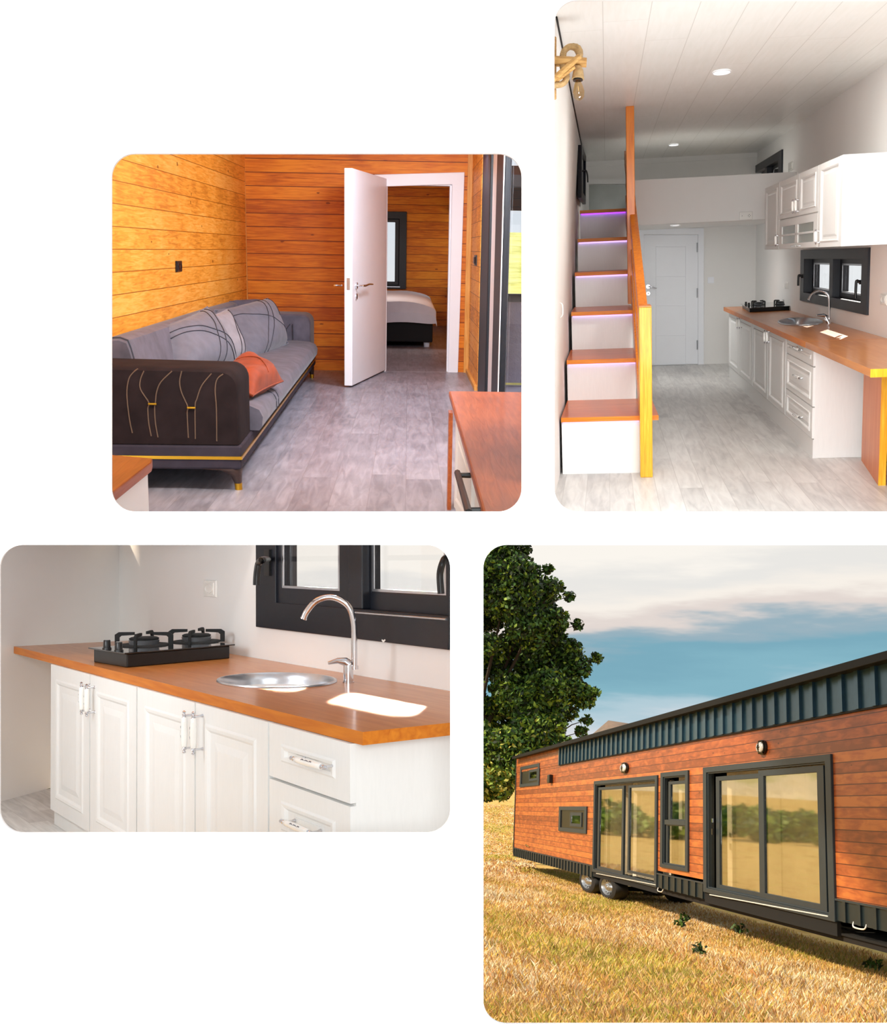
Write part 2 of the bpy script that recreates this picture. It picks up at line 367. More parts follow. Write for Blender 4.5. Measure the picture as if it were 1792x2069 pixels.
def lerp(a, b, t): return a+(b-a)*t
def bil(c, u, v): return lerp(lerp(c[0], c[1], u), lerp(c[3], c[2], u), v)
def panel(mb, c, nrm, t, mat, prof, arch=0):
    """a moulded panel: quad c (bl, br, tr, tl), thickness t along nrm, prof = [(inset_u, inset_v, height)]"""
    nrm = V(nrm); rings = [[p for p in c]]
    rings.append([p+nrm*t for p in c])
    for iu, iv, h in prof: rings.append([bil(c, u, v)+nrm*(t+h) for u, v in ((iu, iv), (1-iu, iv), (1-iu, 1-iv), (iu, 1-iv))])
    mb.loops(rings, mat)
def quad(room, ax, c, pts): return [room.on(ax, c, *p) for p in pts]
def disc(c, ax1, ax2, r1, r2, n=28): return [c+ax1*(r1*math.cos(2*math.pi*k/n))+ax2*(r2*math.sin(2*math.pi*k/n)) for k in range(n)]
EX, EY, EZ = V((1, 0, 0)), V((0, 1, 0)), V((0, 0, 1))

# ------------------------------------------------------------------ display wall with four rounded openings, its white front made to glow
PY = 4.2
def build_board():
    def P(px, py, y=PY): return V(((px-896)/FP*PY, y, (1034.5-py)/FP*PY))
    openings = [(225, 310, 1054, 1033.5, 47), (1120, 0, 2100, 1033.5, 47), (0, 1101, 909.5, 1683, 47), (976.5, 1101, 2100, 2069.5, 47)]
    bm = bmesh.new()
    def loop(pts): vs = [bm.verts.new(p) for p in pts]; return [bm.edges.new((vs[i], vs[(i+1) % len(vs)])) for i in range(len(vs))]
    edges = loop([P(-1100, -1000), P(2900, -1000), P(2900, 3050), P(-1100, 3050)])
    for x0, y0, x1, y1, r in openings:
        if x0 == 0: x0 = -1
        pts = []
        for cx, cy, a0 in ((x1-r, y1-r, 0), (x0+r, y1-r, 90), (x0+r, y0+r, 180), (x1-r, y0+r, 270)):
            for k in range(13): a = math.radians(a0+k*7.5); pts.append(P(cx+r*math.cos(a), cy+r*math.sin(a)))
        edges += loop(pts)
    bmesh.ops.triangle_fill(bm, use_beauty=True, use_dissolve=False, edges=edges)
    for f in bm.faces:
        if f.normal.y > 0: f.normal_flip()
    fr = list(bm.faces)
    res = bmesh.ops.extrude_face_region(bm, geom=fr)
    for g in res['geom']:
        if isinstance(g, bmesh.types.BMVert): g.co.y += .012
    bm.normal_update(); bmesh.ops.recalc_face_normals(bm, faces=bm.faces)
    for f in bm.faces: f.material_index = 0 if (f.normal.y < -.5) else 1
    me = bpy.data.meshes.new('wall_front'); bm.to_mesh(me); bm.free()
    me.materials.append(MATS['board_white_glow']); me.materials.append(MATS['board_back'])
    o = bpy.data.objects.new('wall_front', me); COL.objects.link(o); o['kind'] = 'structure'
    o['label'] = 'white display wall made to glow, with four round-cornered openings'
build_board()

# ================================================================== LIVING ROOM (upper left opening)
R = LIV
YB = 16.89                                           # back wall
WALL_T = .16
m = MB(); m.box(-2.75, 1.0, 7.3, 28.0, -.05, 0, 'floor_grey'); struct(R, 'floor', m, base=(0, 0, 0), label='grey wood-look floor of the timber living room')
m = MB(); m.box(-2.75, 1.0, 8.2, YB+.2, 3.12, 3.25, 'wall_pine'); struct(R, 'ceiling', m, base=(0, 0, 0))
m = MB()
m.hexa([(-2.42, 7.6, 0), (-2.235, YB+.1, 0), (-2.40, YB+.1, 0), (-2.58, 7.6, 0), (-2.42, 7.6, 3.12), (-2.235, YB+.1, 3.12), (-2.40, YB+.1, 3.12), (-2.58, 7.6, 3.12)], 'wall_pine')
struct(R, 'wall_left', m, base=(0, 0, 0.02), label='knotty orange pine wall behind the sofa')
XL = R.Y(772, 600, YB).x; XR_ = R.Y(917, 600, YB).x; ZT = R.Y(840, 366, YB).z
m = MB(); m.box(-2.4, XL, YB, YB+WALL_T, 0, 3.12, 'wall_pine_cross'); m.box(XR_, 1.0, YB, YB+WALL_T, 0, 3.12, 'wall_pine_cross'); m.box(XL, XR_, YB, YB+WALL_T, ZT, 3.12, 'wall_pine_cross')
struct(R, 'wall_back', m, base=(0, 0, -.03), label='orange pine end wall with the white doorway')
XW = .865
yF = R.X(968, 600, XW).y
m = MB(); m.box(XW, XW+.12, yF-.02, YB+.1, 0, 3.12, 'wall_pine'); m.box(XW, XW+.12, 8.2, yF, 2.88, 3.12, 'wall_pine')
struct(R, 'wall_right', m, base=(0, 0, .05), label='narrow strip of pine wall beside the glass door')
m = MB(); m.poly([R.Y(x, y, YB-.001) for x, y in ((487, 300), (494, 300), (502, 640), (495, 640))], (0, -.03, 0), 'trim_pine'); struct(R, 'trim_1', m, label='pale pine corner strip')
m = MB(); m.box(.80, XW, YB-.05, YB, 0, 3.1, 'trim_pine'); struct(R, 'trim_2', m, label='pine corner post right of the doorway')
m = MB(); m.box(XW-.035, XW, yF, YB-.05, 0, .055, 'trim_pine'); struct(R, 'baseboard_right', m)

# doorway casing + leaf
d = thing(R, 'door_1', (0, YB, 0), 'white open bedroom door with lever handle in the pine wall', 'door', kind='structure')
m = MB(); o4 = quad(R, 'y', YB, [(756, 353), (938.5, 348), (925, 753), (752, 758)]); i4 = quad(R, 'y', YB, [(780, 377), (913, 373), (905, 756), (778, 760)])
for p in (o4[2], o4[3], i4[2], i4[3]): p.z = 0
m.frame(o4, i4, (0, -.04, 0), 'paint_white'); i5 = [p.copy() for p in i4]
m.box(i4[1].x-.03, i4[1].x+.02, YB+.001, YB+WALL_T, 0, i4[1].z+.02, 'paint_white'); m.box(i4[0].x-.02, i4[1].x+.02, YB+.001, YB+WALL_T, i4[1].z-.02, i4[1].z+.02, 'paint_white')
m.box(i4[0].x-.03, i4[0].x+.02, YB+.001, YB+WALL_T, 0, i4[0].z+.02, 'paint_white')
mesh(R, 'door_frame', m, d, bevel=.008)
A0 = R.Z(711.5, 783, 0); A1 = R.Z(779.5, 750, 0); H = 2.60
dirn = (A1-A0).normalized(); nrm = V((dirn.y, -dirn.x, 0))           # faces the viewer
if nrm.y > 0: nrm = -nrm
m = MB(); bq = [A0, A1, A1+dirn*0+V((0, 0, H+.03)), A0+V((0, 0, H+.03))]
for p in bq[:2]: p.z = .02
m.poly(bq, -nrm*.10, 'paint_white'); leaf = mesh(R, 'door_leaf', m, d, bevel=.006)
def onleaf(px, py):
    q = R.Ri @ ray(px, py); e = V((0, 0, R.e)); t = (A0-e).dot(nrm)/q.dot(nrm); return e+q*t
m = MB(); hc = onleaf(719, 577); m.tube([hc, hc+nrm*.02], .04, 'chrome', 20); m.tube([hc+nrm*.02, hc+nrm*.09], .013, 'chrome')
a, b_, c = onleaf(724, 577), onleaf(731, 574), onleaf(740, 574); m.tube([hc+nrm*.085, a+nrm*.09, b_+nrm*.09, c+nrm*.085], [.014, .015, .013, .01], 'chrome'); mesh(R, 'door_handle', m, leaf, smooth=40)
m = MB(); hc = onleaf(719, 599); m.tube([hc, hc+nrm*.015], .038, 'chrome', 20); m.tube([hc+nrm*.015, hc+nrm*.018], .014, 'black_plastic', 12); mesh(R, 'keyhole_plate', m, leaf, smooth=40)
m = MB(); a = onleaf(712, 562); b_ = onleaf(712, 609); w = -nrm*.05
m.poly([a-dirn*.002-nrm*.03, b_-dirn*.002-nrm*.03, b_-dirn*.002-nrm*.07, a-dirn*.002-nrm*.07], -dirn*.006, 'steel'); mesh(R, 'latch_plate', m, leaf)
m = MB(); hc = onleaf(705, 577)-nrm*.10; m.tube([hc+dirn*.05, hc+dirn*.05-nrm*.06, hc-dirn*.03-nrm*.07], .012, 'chrome'); mesh(R, 'door_handle', m, leaf, smooth=40)

# bedroom beyond
YR = 27.4
m = MB(); zt = 3.5
wl, wt = R.Y(776, 600, YR).x-.6, R.Y(822, 428, YR); wb = R.Y(822, 584, YR).z
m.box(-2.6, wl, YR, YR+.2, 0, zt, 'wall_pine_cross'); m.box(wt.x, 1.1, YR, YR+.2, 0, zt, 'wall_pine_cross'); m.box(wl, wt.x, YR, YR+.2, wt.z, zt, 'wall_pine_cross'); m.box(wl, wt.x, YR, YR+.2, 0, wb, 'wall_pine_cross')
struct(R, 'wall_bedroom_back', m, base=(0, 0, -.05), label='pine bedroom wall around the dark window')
m = MB(); m.box(-2.6, -2.4, YB+.2, YR+.2, 0, zt, 'wall_pine'); struct(R, 'wall_bedroom_left', m)
m = MB(); m.box(-2.6, 1.1, YB+.05, YR+.2, zt, zt+.1, 'wall_pine'); struct(R, 'ceiling', m)
XB = .92
w0, w1 = R.X(903.5, 500, XB), R.X(915, 500, XB); wz0, wz1 = R.X(908, 597, XB).z, R.X(908, 415, XB).z
m = MB(); m.box(XB, XB+.12, YB+.1, w1.y, 0, zt, 'wall_pine'); m.box(XB, XB+.12, w0.y, YR, 0, zt, 'wall_pine'); m.box(XB, XB+.12, w1.y, w0.y, 0, wz0, 'wall_pine'); m.box(XB, XB+.12, w1.y, w0.y, wz1, zt, 'wall_pine')
struct(R, 'wall_bedroom_right', m, base=(0, 0, .04))
def window_unit(room, name, axis, c, outer, inner, off, mat, label, pane=True, pmat='window_glass', sash=None, depth_in=None):
    """frame given by two lists of four points on a plane; pane set inside"""
    w = thing(room, name, sum(outer, V())/4, label, 'window', kind='structure')
    m = MB(); m.frame(outer, inner, off, mat); mesh(room, 'window_frame', m, w, bevel=.008)
    return w
def shrink(q, k): c = sum(q, V())/len(q); return [c+(p-c)*k for p in q]
def rect_y(x0, x1, z0, z1, y): return [V((x0, y, z0)), V((x1, y, z0)), V((x1, y, z1)), V((x0, y, z1))]
def rect_x(y0, y1, z0, z1, x): return [V((x, y0, z0)), V((x, y1, z0)), V((x, y1, z1)), V((x, y0, z1))]
w = thing(R, 'window_1', (wl, YR, wb), 'dark framed bedroom window behind the bed', 'window', kind='structure')
gx = R.Y(798, 500, YR).x; gz0, gz1 = R.Y(795, 569, YR).z, R.Y(795, 449, YR).z
m = MB(); m.frame(rect_y(wl, wt.x, wb, wt.z, YR-.06), rect_y(wl+.3, gx+.09, gz0-.08, gz1+.07, YR-.06), (0, .22, 0), 'frame_navy'); mesh(R, 'window_frame', m, w, bevel=.01)
m = MB(); m.frame(rect_y(wl+.3, gx+.09, gz0-.08, gz1+.07, YR-.01), rect_y(wl+.4, gx, gz0, gz1, YR-.01), (0, .1, 0), 'frame_navy'); mesh(R, 'sash', m, w, bevel=.01)
m = MB(); m.box(wl+.4, gx, YR+.03, YR+.04, gz0, gz1, 'window_glass'); mesh(R, 'pane', m, w)
m = MB(); m.poly([R.Y(x, y, YR-.062) for x, y in ((780, 580), (808, 580.5), (808, 579), (780, 578.5))], (0, -.01, 0), 'steel'); mesh(R, 'sill_strip', m, w)
w = thing(R, 'window_2', (XB, w1.y, wz0), 'slim dark window in the bedroom side wall', 'window', kind='structure')
m = MB(); m.frame(rect_x(w1.y, w0.y, wz0, wz1, XB-.03), rect_x(w1.y+.4, w0.y-.6, wz0+.15, wz1-.15, XB-.03), (.14, 0, 0), 'frame_navy'); mesh(R, 'window_frame', m, w, bevel=.01)
m = MB(); m.box(XB+.04, XB+.05, w1.y+.4, w0.y-.6, wz0+.15, wz1-.15, 'window_glass'); mesh(R, 'pane', m, w)
m = MB(); hp = R.X(904, 510, XB-.03); m.tube([hp, hp+V((-.09, 0, 0))], .03, 'black_plastic'); m.tube([hp+V((-.08, 0, .02)), hp+V((-.08, 0, -.12))], .018, 'black_plastic'); mesh(R, 'window_handle', m, w, smooth=40)

# bed
bx1 = R.Y(880, 640, 21.3).x; bz = R.Y(860, 609, 21.3).z
bed = thing(R, 'bed', (-.6, 21.3, 0), 'bed with white sheet and black base seen through the doorway', 'bed')
m = MB(); m.box(-1.9, bx1-.05, 21.2, 26.6, .09, bz-.35, 'bed_black'); mesh(R, 'bed_base', m, bed, bevel=.02)
m = MB()
zb = R.Y(850, 652, 21.2).z
def sheet(u, v):
    # across the foot: from left to right and down the right side
    x = lerp(-1.9, bx1, min(1, u/.8)); z = bz; r = .28
    if u > .8: z = bz-(u-.8)/.2*(bz-zb)
    if .55 < u <= .8: k = (u-.55)/.25; x = lerp(-1.9, bx1, .55/.8)+(bx1-lerp(-1.9, bx1, .55/.8))*math.sin(k*math.pi/2); z = bz-.16*(1-math.cos(k*math.pi/2))
    elif u > .8: z = bz-.16-(u-.8)/.2*(bz-.16-zb)
    y = lerp(21.1, 26.7, v)
    return V((x+.012*math.sin(v*40)*(u > .8), y, z+.008*math.sin(7*x+9*y)))
m.surf(sheet, 40, 30, 'linen_white')
prof = [sheet(i/40, 0) for i in range(41)]
rings = [[p.copy() for p in prof], [V((p.x, p.y-.03, lerp(zb, p.z, .5))) for p in prof], [V((p.x*1.0+(.02 if i > 30 else 0), p.y-.02, zb+.012*math.sin(i*.6)-(.0 if i < 34 else .05))) for i, p in enumerate(prof)]]
for a, b_ in ((0, 1), (1, 2)):
    vs = rings[a]+rings[b_]; n = len(prof); m.add(vs, [(i, i+1, n+i+1, n+i) for i in range(n-1)], 'linen_white')
mesh(R, 'mattress_sheet', m, bed, smooth=50, recalc=False)
m = MB(); m.box(-1.85, bx1-.06, 21.22, 26.55, bz-.42, bz-.12, 'linen_white'); mesh(R, 'mattress', m, bed, bevel=.05)
m = MB(); lp = R.Y(862, 702, 21.3); m.tube([(lp.x, 21.35, .0), (lp.x, 21.35, .10)], [.05, .06], 'linen_white', 16); mesh(R, 'leg', m, bed, smooth=40)

# sliding glass door on the right
w = thing(R, 'window_3', (XW, 12, 0), 'dark framed sliding glass door at the right of the living room', 'window', kind='structure')
xs_ = XW-.02
def vbar(m, pts, c, off, mat):
    q = [R.X(x, y, c) for x, y in pts]; q[2].z = max(q[2].z, .02); q[3].z = max(q[3].z, .02); m.poly(q, off, mat)
yA, yBb = R.X(975, 600, xs_).y, R.X(983, 600, xs_).y
m = MB(); m.box(xs_, xs_+.14, R.X(984, 600, xs_).y, R.X(969, 600, xs_).y, .02, 2.80, 'frame_navy')
m.box(xs_, xs_+.14, 8.3, R.X(970, 600, xs_).y, 2.68, 2.88, 'frame_navy'); m.box(xs_, xs_+.14, 8.3, R.X(970, 600, xs_).y, 0.0, .07, 'frame_navy'); mesh(R, 'door_frame', m, w, bevel=.01)
y0, y1 = R.X(1009, 600, xs_).y, R.X(995, 600, xs_).y
m = MB(); m.box(xs_+.01, xs_+.08, y0, y1, .06, 2.70, 'frame_navy'); m.box(xs_+.01, xs_+.08, 8.4, y0, .06, .14, 'frame_navy'); mesh(R, 'sash', m, w, bevel=.01)
m = MB(); m.box(xs_+.004, xs_+.012, y0-.06, y0-.005, .14, 2.68, 'paint_white'); m.box(xs_+.02, xs_+.05, y1+.02, R.X(986, 600, xs_).y, .1, 2.66, 'paint_white'); mesh(R, 'bright_glass_strip', m, w, label='white strip standing for brightness and reflection in the glass')  # bright view and reflections in the glass painted as white strips
m = MB(); m.box(xs_+.04, xs_+.05, 8.4, y0, .14, 2.7, 'window_glass'); mesh(R, 'pane', m, w)
m = MB(); m.box(xs_+.09, xs_+.10, y1, R.X(984, 600, xs_).y, .1, 2.7, 'window_glass'); mesh(R, 'pane', m, w)
# outside: porch and sunlit lawn, slim because the next opening begins right beside it
m = MB(); m.poly([V((XW+.14, 8.4, -.05)), V((1.0, 8.4, -.05)), V((1.62, 14.6, -.05)), V((1.62, 15.8, -.05)), V((XW+.14, 15.8, -.05))], (0, 0, -.1), 'paving_lilac'); struct(R, 'floor_porch', m, label='lilac grey porch floor outside the glass door')
m = MB(); m.poly([V((1.1, 15.8, -.12)), V((1.75, 15.8, -.12)), V((6.6, 60, 2.6)), V((1.1, 60, 2.6))], (0, 0, -.1), 'lawn_bright'); struct(R, 'ground_lawn', m, label='bright yellow-green lawn outside the glass door')
m = MB(); m.box(1.05, 1.55, 15.6, 15.72, .0, 1.05, 'paving_lilac'); m.box(1.05, 1.55, 15.58, 15.74, 1.05, 1.15, 'frame_charcoal'); struct(R, 'wall_porch', m, label='low grey porch wall seen through the glass')
m = MB(); m.box(1.5, 1.56, 15.6, 15.7, 0, 2.75, 'frame_charcoal'); m.box(1.0, 1.56, 15.6, 15.7, 2.2, 2.75, 'frame_charcoal'); struct(R, 'trim_porch', m, label='grey porch post and beam')

# wall outlet and switch
def wall_plate(room, name, c, ax1, ax2, n, w_, h_, mat, label, cat='outlet', inner=None, kind='socket', group=None):
    ds = .45 if room is KIT else 1.0; n = n*ds
    t = thing(room, name, c, label, cat, group)
    q = lambda k, z: [c+ax1*(sx*w_*k)+ax2*(sz*h_*k)+n*z for sx, sz in ((-.5, -.5), (.5, -.5), (.5, .5), (-.5, .5))]
    m = MB(); m.loops([q(1, 0), q(1, .008), q(.94, .014)], mat); m.loops([q(.72, .014), q(.70, .019)], mat, cap0=False); mesh(room, 'cover_plate', m, t)
    if kind == 'socket':
        r = min(w_, h_)*.27; m = MB()
        ctr = c+n*.0195
        rg = lambda rr, z: disc(c+n*z, ax1, ax2, rr*w_/min(w_, h_), rr, 20)
        m.loops([rg(r*1.1, .019), rg(r*1.1, .024), rg(r*.95, .024), rg(r*.9, .010)], inner or mat, cap0=False); mesh(room, 'socket_well', m, t, smooth=40)
        for s in (-1, 1):
            m = MB(); p = c+ax1*(s*r*.4*w_/min(w_, h_)); m.tube([p+n*.009, p+n*.013], r*.14, 'black_plastic', 8); mesh(room, 'pin_hole', m, t)
    elif kind == 'switch':
        m = MB(); m.loops([q(.60, .018), q(.58, .028)], inner or mat, cap0=False); mesh(room, 'rocker', m, t)
    return t
xwall = lambda px, py: (lambda q, e: e+q*((-2.42-(e.x))/(q.x)))(R.Ri @ ray(px, py), V((0, 0, R.e)))
# the left wall runs slightly askew: find the point on it
def on_left(px, py):
    q = R.Ri @ ray(px, py); k = (-2.235+2.42)/(YB+.1-7.6); t = (-2.42-k*7.6)/(q.x-k*q.y); return q*t+V((0, 0, R.e))
c = on_left(360, 538); hh = (on_left(360, 527)-on_left(360, 549)).length; ww = (on_left(366, 538)-on_left(353.5, 538)).length
wall_plate(R, 'wall_outlet', c+V((.002, 0, 0)), V((.0146, -1, 0)).normalized(), EZ, EX, ww, hh, 'black_plastic', 'black wall outlet on the pine wall above the sofa')
c = R.X(962, 526, XW); wall_plate(R, 'light_switch', c-V((.002, 0, 0)), EY, EZ, -EX, .42, .13, 'black_plastic', 'black switch on the pine strip beside the glass door', 'switch', kind='switch')

# sofa --------------------------------------------------------------
SB = V((-1.157, 8.26, 0)); so = thing(R, 'sofa', SB, 'grey velvet sofa with stitched arms and gold trimmed base', 'sofa', rz=math.radians(.55))
YE = 16.1; BKX = -2.30
m = MB(); m.box(BKX+.0, SB.x, SB.y, YE, .155, .325, 'sofa_base_cloth'); mesh(R, 'base', m, so, bevel=.015)
m = MB(); m.box(BKX, SB.x+.008, SB.y-.008, YE-.05, .228, .250, 'gold'); mesh(R, 'trim_band', m, so, label='gold band around the base')
def arm(y0, y1, mat):
    m = MB(); rings = []; x0, x1, z0, z1, r = BKX-.02, SB.x-.012, .33, .862, .115
    prof = [(x0, z0), (x0, z1-.06), (x0+.06, z1+.01)]+[(x0+.06+(x1-r-x0-.06)*k/5, z1+.01-.012*k/5) for k in range(1, 6)]+[(x1-r+r*math.sin(a), z1-r-.002+r*math.cos(a)) for a in [math.pi/2*k/6 for k in range(1, 7)]]+[(x1, z0)]
    cx, cz = (x0+x1)/2, (z0+z1)/2
    for y, k in ((y0+.0, .93), (y0, .955), (y0+.02, .98), (y0+.07, .997), (y0+.15, 1), (y1-.15, 1), (y1-.05, .99), (y1, .965)):
        kx = 1-(1-k)*.5; rings.append([V((cx+(x-cx)*kx, y, z0+(z-z0)*k)) for x, z in prof])
    m.loops(rings, mat); return m
a1 = mesh(R, 'armrest', arm(SB.y+.01, 8.96, 'sofa_velvet_shaded'), so, smooth=45, label='near armrest with tan stitching')
a2 = mesh(R, 'armrest', arm(15.35, YE, 'sofa_velvet'), so, smooth=45)
def zc(px, py): return (220+px/4.073, 580+py/4.073)
m = MB(); mg = MB()
Ls = [[(240, 672), (200, 705), (165, 760), (150, 880), (170, 1080), (195, 1200)], [(290, 690), (262, 760), (262, 840), (330, 950), (322, 1000), (330, 1120), (350, 1225)],
      [(520, 692), (430, 780), (395, 860), (385, 945), (378, 1000), (385, 1120), (405, 1235)], [(600, 692), (583, 780), (600, 870), (650, 985), (645, 1040), (655, 1240)],
      [(845, 712), (765, 810), (725, 920), (710, 985), (712, 1250)], [(940, 716), (890, 760), (875, 850), (885, 1000), (888, 1268)]]
def smooth_path(pts, k=5):
    out = []; n = len(pts)
    for i in range(n-1):
        p0, p1, p2, p3 = pts[max(0, i-1)], pts[i], pts[i+1], pts[min(n-1, i+2)]
        for j in range(k):
            t = j/k; out.append(.5*((2*p1)+(p2-p0)*t+(2*p0-5*p1+4*p2-p3)*t*t+(3*p1-p0-3*p2+p3)*t**3))
    out.append(pts[-1]); return out
for l in Ls: m.tube(smooth_path([R.Y(*zc(x, y), SB.y+.008) for x, y in l]), .0045, 'stitch_tan', 6)
mesh(R, 'stitching', m, a1, smooth=40)
for x, y in ((360, 961), (680, 993)):
    mg = MB(); p = R.Y(*zc(x, y), SB.y); mg.tube([p+V((-.028, -.003, 0)), p+V((.028, -.003, 0))], .008, 'gold', 8); mesh(R, 'clasp', mg, a1, smooth=40, label='small gold clasp')
m = MB(); mg = MB()
for l in ([(597, 655), (588, 668), (583, 686)], [(602, 655), (603, 686)]): m.tube(smooth_path([R.Y(x, y, 15.34) for x, y in l]), .006, 'piping_dark', 5)
p = R.Y(578, 674, 15.3); mg.tube([p+V((-.03, 0, 0)), p+V((.03, 0, 0))], .012, 'gold', 8)
mesh(R, 'stitching', m, a2, smooth=40); mesh(R, 'clasp', mg, a2, smooth=40)
m = MB(); m.box(BKX+.1, SB.x+.075, 8.965, 15.345, .33, .50, 'sofa_velvet')
def seat(u, v):
    y = lerp(8.965, 15.345, v); x = lerp(BKX+.1, SB.x+.078, u)
    return V((x, y, .50+.022*math.sin(math.pi*min(1, max(0, u)))+.006*math.sin(5*y)*math.sin(6*x)))
m = MB()
prof = [(BKX+.1, .33), (BKX+.1, .50), (-1.7, .53), (-1.35, .53), (SB.x-.02, .515), (SB.x+.05, .485), (SB.x+.078, .43), (SB.x+.07, .36), (SB.x+.05, .33)]
rings = []
for i in range(25):
    y = lerp(8.965, 15.345, i/24); k = .985 if i in (0, 24) else 1
    rings.append([V((x, y, .33+(z-.33)*k+.004*math.sin(i*1.3+x*4)*(z > .4))) for x, z in prof])
m.loops(rings, 'sofa_velvet'); mesh(R, 'seat', m, so, smooth=50)
m = MB()
for o_ in (.0, .18): m.tube(smooth_path([V((-1.6, 9.9+o_, .535)), V((-1.3, 9.95+o_, .537)), V((SB.x+.0, 10+o_, .512)), V((SB.x+.07, 10.0+o_, .46)), V((SB.x+.082, 9.98+o_, .36))]), .004, 'piping_dark', 5)
mesh(R, 'stitching', m, so, smooth=40)
m = MB(); prof = [(BKX, .33), (BKX+.02, .97), (BKX+.06, 1.0), (BKX+.16, 1.005), (BKX+.215, .985), (BKX+.235, .93), (BKX+.34, .50), (BKX+.36, .33)]
rings = [[V((x, y, z*(.985 if y in (8.98, YE-.02) else 1))) for x, z in prof] for y in (8.98, 9.03, 9.1, 11, 13, 15, 15.9, YE-.02)]
m.loops(rings, 'sofa_velvet'); bk = mesh(R, 'backrest', m, so, smooth=50)
m = MB(); m.tube([V((x+.002, 9.03, z+.004)) for x, z in prof[1:7]], .007, 'piping_dark', 6); mesh(R, 'piping', m, bk, smooth=40)
def sofa_leg(x, y, sx):
    m = MB(); m.loops([disc(V((x+sx*.14, y, .160)), EX, EY, .16, .10, 14), disc(V((x+sx*.05, y, .145)), EX, EY, .08, .08, 14), disc(V((x+sx*.012, y, .11)), EX, EY, .042, .06, 14), disc(V((x, y, .05)), EX, EY, .026, .04, 14)], 'sofa_wood')
    l = mesh(R, 'leg', m, so, smooth=50)
    m = MB(); m.tube([(x, y, .05), (x-sx*.003, y, 0)], [.028, .026], 'gold', 14); mesh(R, 'leg_tip', m, l, smooth=40, label='gold leg tip')
for x, y, sx in ((-1.19, 8.33, -1), (-1.19, 15.85, -1), (-2.2, 8.33, 1), (-2.2, 15.85, 1)): sofa_leg(x, y, sx)

def pillow(room, name, c, T, mat, label, n=16, pipes=(), pipe_mat='piping_dark', group=None, wrinkle=.006, cat='cushion'):
    """soft square cushion spanned by corners c (bl, br, tr, tl)"""
    nrm = (c[1]-c[0]).cross(c[3]-c[0]).normalized(); cen = sum(c, V())/4
    def pos(u, v, s):
        a, b_ = 2*u-1, 2*v-1; g = max(0, (1-abs(a)**2.6))**.55*max(0, (1-abs(b_)**2.6))**.55
        k = .075; uu = .5+.5*a*(1-k*(1-b_*b_)*abs(a)); vv = .5+.5*b_*(1-k*(1-a*a)*abs(b_))
        p = bil(c, uu, vv); w_ = wrinkle*noise.noise(p*3.1)*6*g
        return p+nrm*(s*T*.5*g+w_)
    f0 = sum((pos(u, v, 1) for u in (.3, .7) for v in (.3, .7)), V())/4
    t = thing(room, name, cen, label, cat, group)
    m = MB()
    for s in (1, -1): m.surf(lambda u, v: pos(u, v, s), n, n, mat)
    mesh(room, 'cover', m, t, smooth=60, recalc=False)
    if pipes:
        m = MB()
        for side in (1, -1):
            for l in pipes:
                pts = smooth_path([V((u, v, 0)) for u, v in l], 6)
                m.tube([pos(min(.99, max(.01, p.x)), min(.99, max(.01, p.y)), side)+nrm*side*.004 for p in pts], .0042, pipe_mat, 5)
        mesh(room, 'piping', m, t, smooth=40)
    m = MB(); m.tube([pos(u, v, 0) for u, v in [(k/12, 0) for k in range(12)]+[(1, k/12) for k in range(12)]+[(1-k/12, 1) for k in range(12)]+[(0, 1-k/12) for k in range(12)]], .008, mat, 5, closed=True)
    mesh(room, 'seam', m, t, smooth=40)
    return t
X2 = [[(.02, .80), (.35, .68), (.7, .42), (.98, .12)], [(.02, .70), (.35, .58), (.65, .32), (.9, .02)], [(.52, .02), (.56, .35), (.66, .7), (.74, .98)], [(.64, .02), (.68, .35), (.78, .7), (.84, .98)]]
def C4(l): return [R.Y(x, y, d) for x, y, d in l]
pillow(R, 'cushion', C4([(500, 748, 12.9), (582, 694, 14.6), (541, 603, 15.2), (432, 627, 13.4)]), .42, 'cushion_grey', 'grey cushion with crossed piping, farthest along the sofa', pipes=[[(.02, .8), (.4, .62), (.98, .15)], [(.3, .02), (.5, .5), (.62, .98)], [(.4, .02), (.6, .5), (.72, .98)], [(.85, .5), (.9, .98)]], group=None)
pillow(R, 'cushion', C4([(440, 750, 12.0), (499, 730, 12.6), (459, 625, 13.0), (405, 640, 12.4)]), .3, 'cushion_pale', 'paler grey cushion squeezed between the two darker ones', pipes=[[(.62, .02), (.7, .5), (.95, .98)], [(.78, .02), (.84, .5), (.99, .9)]])
pillow(R, 'cushion', C4([(366, 765, 10.3), (482, 740, 11.6), (419, 620, 12.0), (314, 664, 10.6)]), .38, 'cushion_grey', 'large grey cushion with crossed piping nearest the near armrest', pipes=X2)
pillow(R, 'cushion', C4([(480, 640, 15.2), (530, 640, 15.6), (525, 606, 15.7), (464, 609, 15.3)]), .25, 'sofa_velvet', 'dark grey cushion mostly hidden behind the farthest one')
oc = [R.Z(425, 756, .70), R.Z(510, 800, .56), R.Z(572, 770, .57), R.Z(488, 729, .68)]
pillow(R, 'cushion', oc, .32, 'cushion_orange', 'burnt orange velvet cushion lying on the sofa seat', pipe_mat='cushion_orange', pipes=[[(.1, .5), (.5, .6), (.9, .5)]], wrinkle=.016)

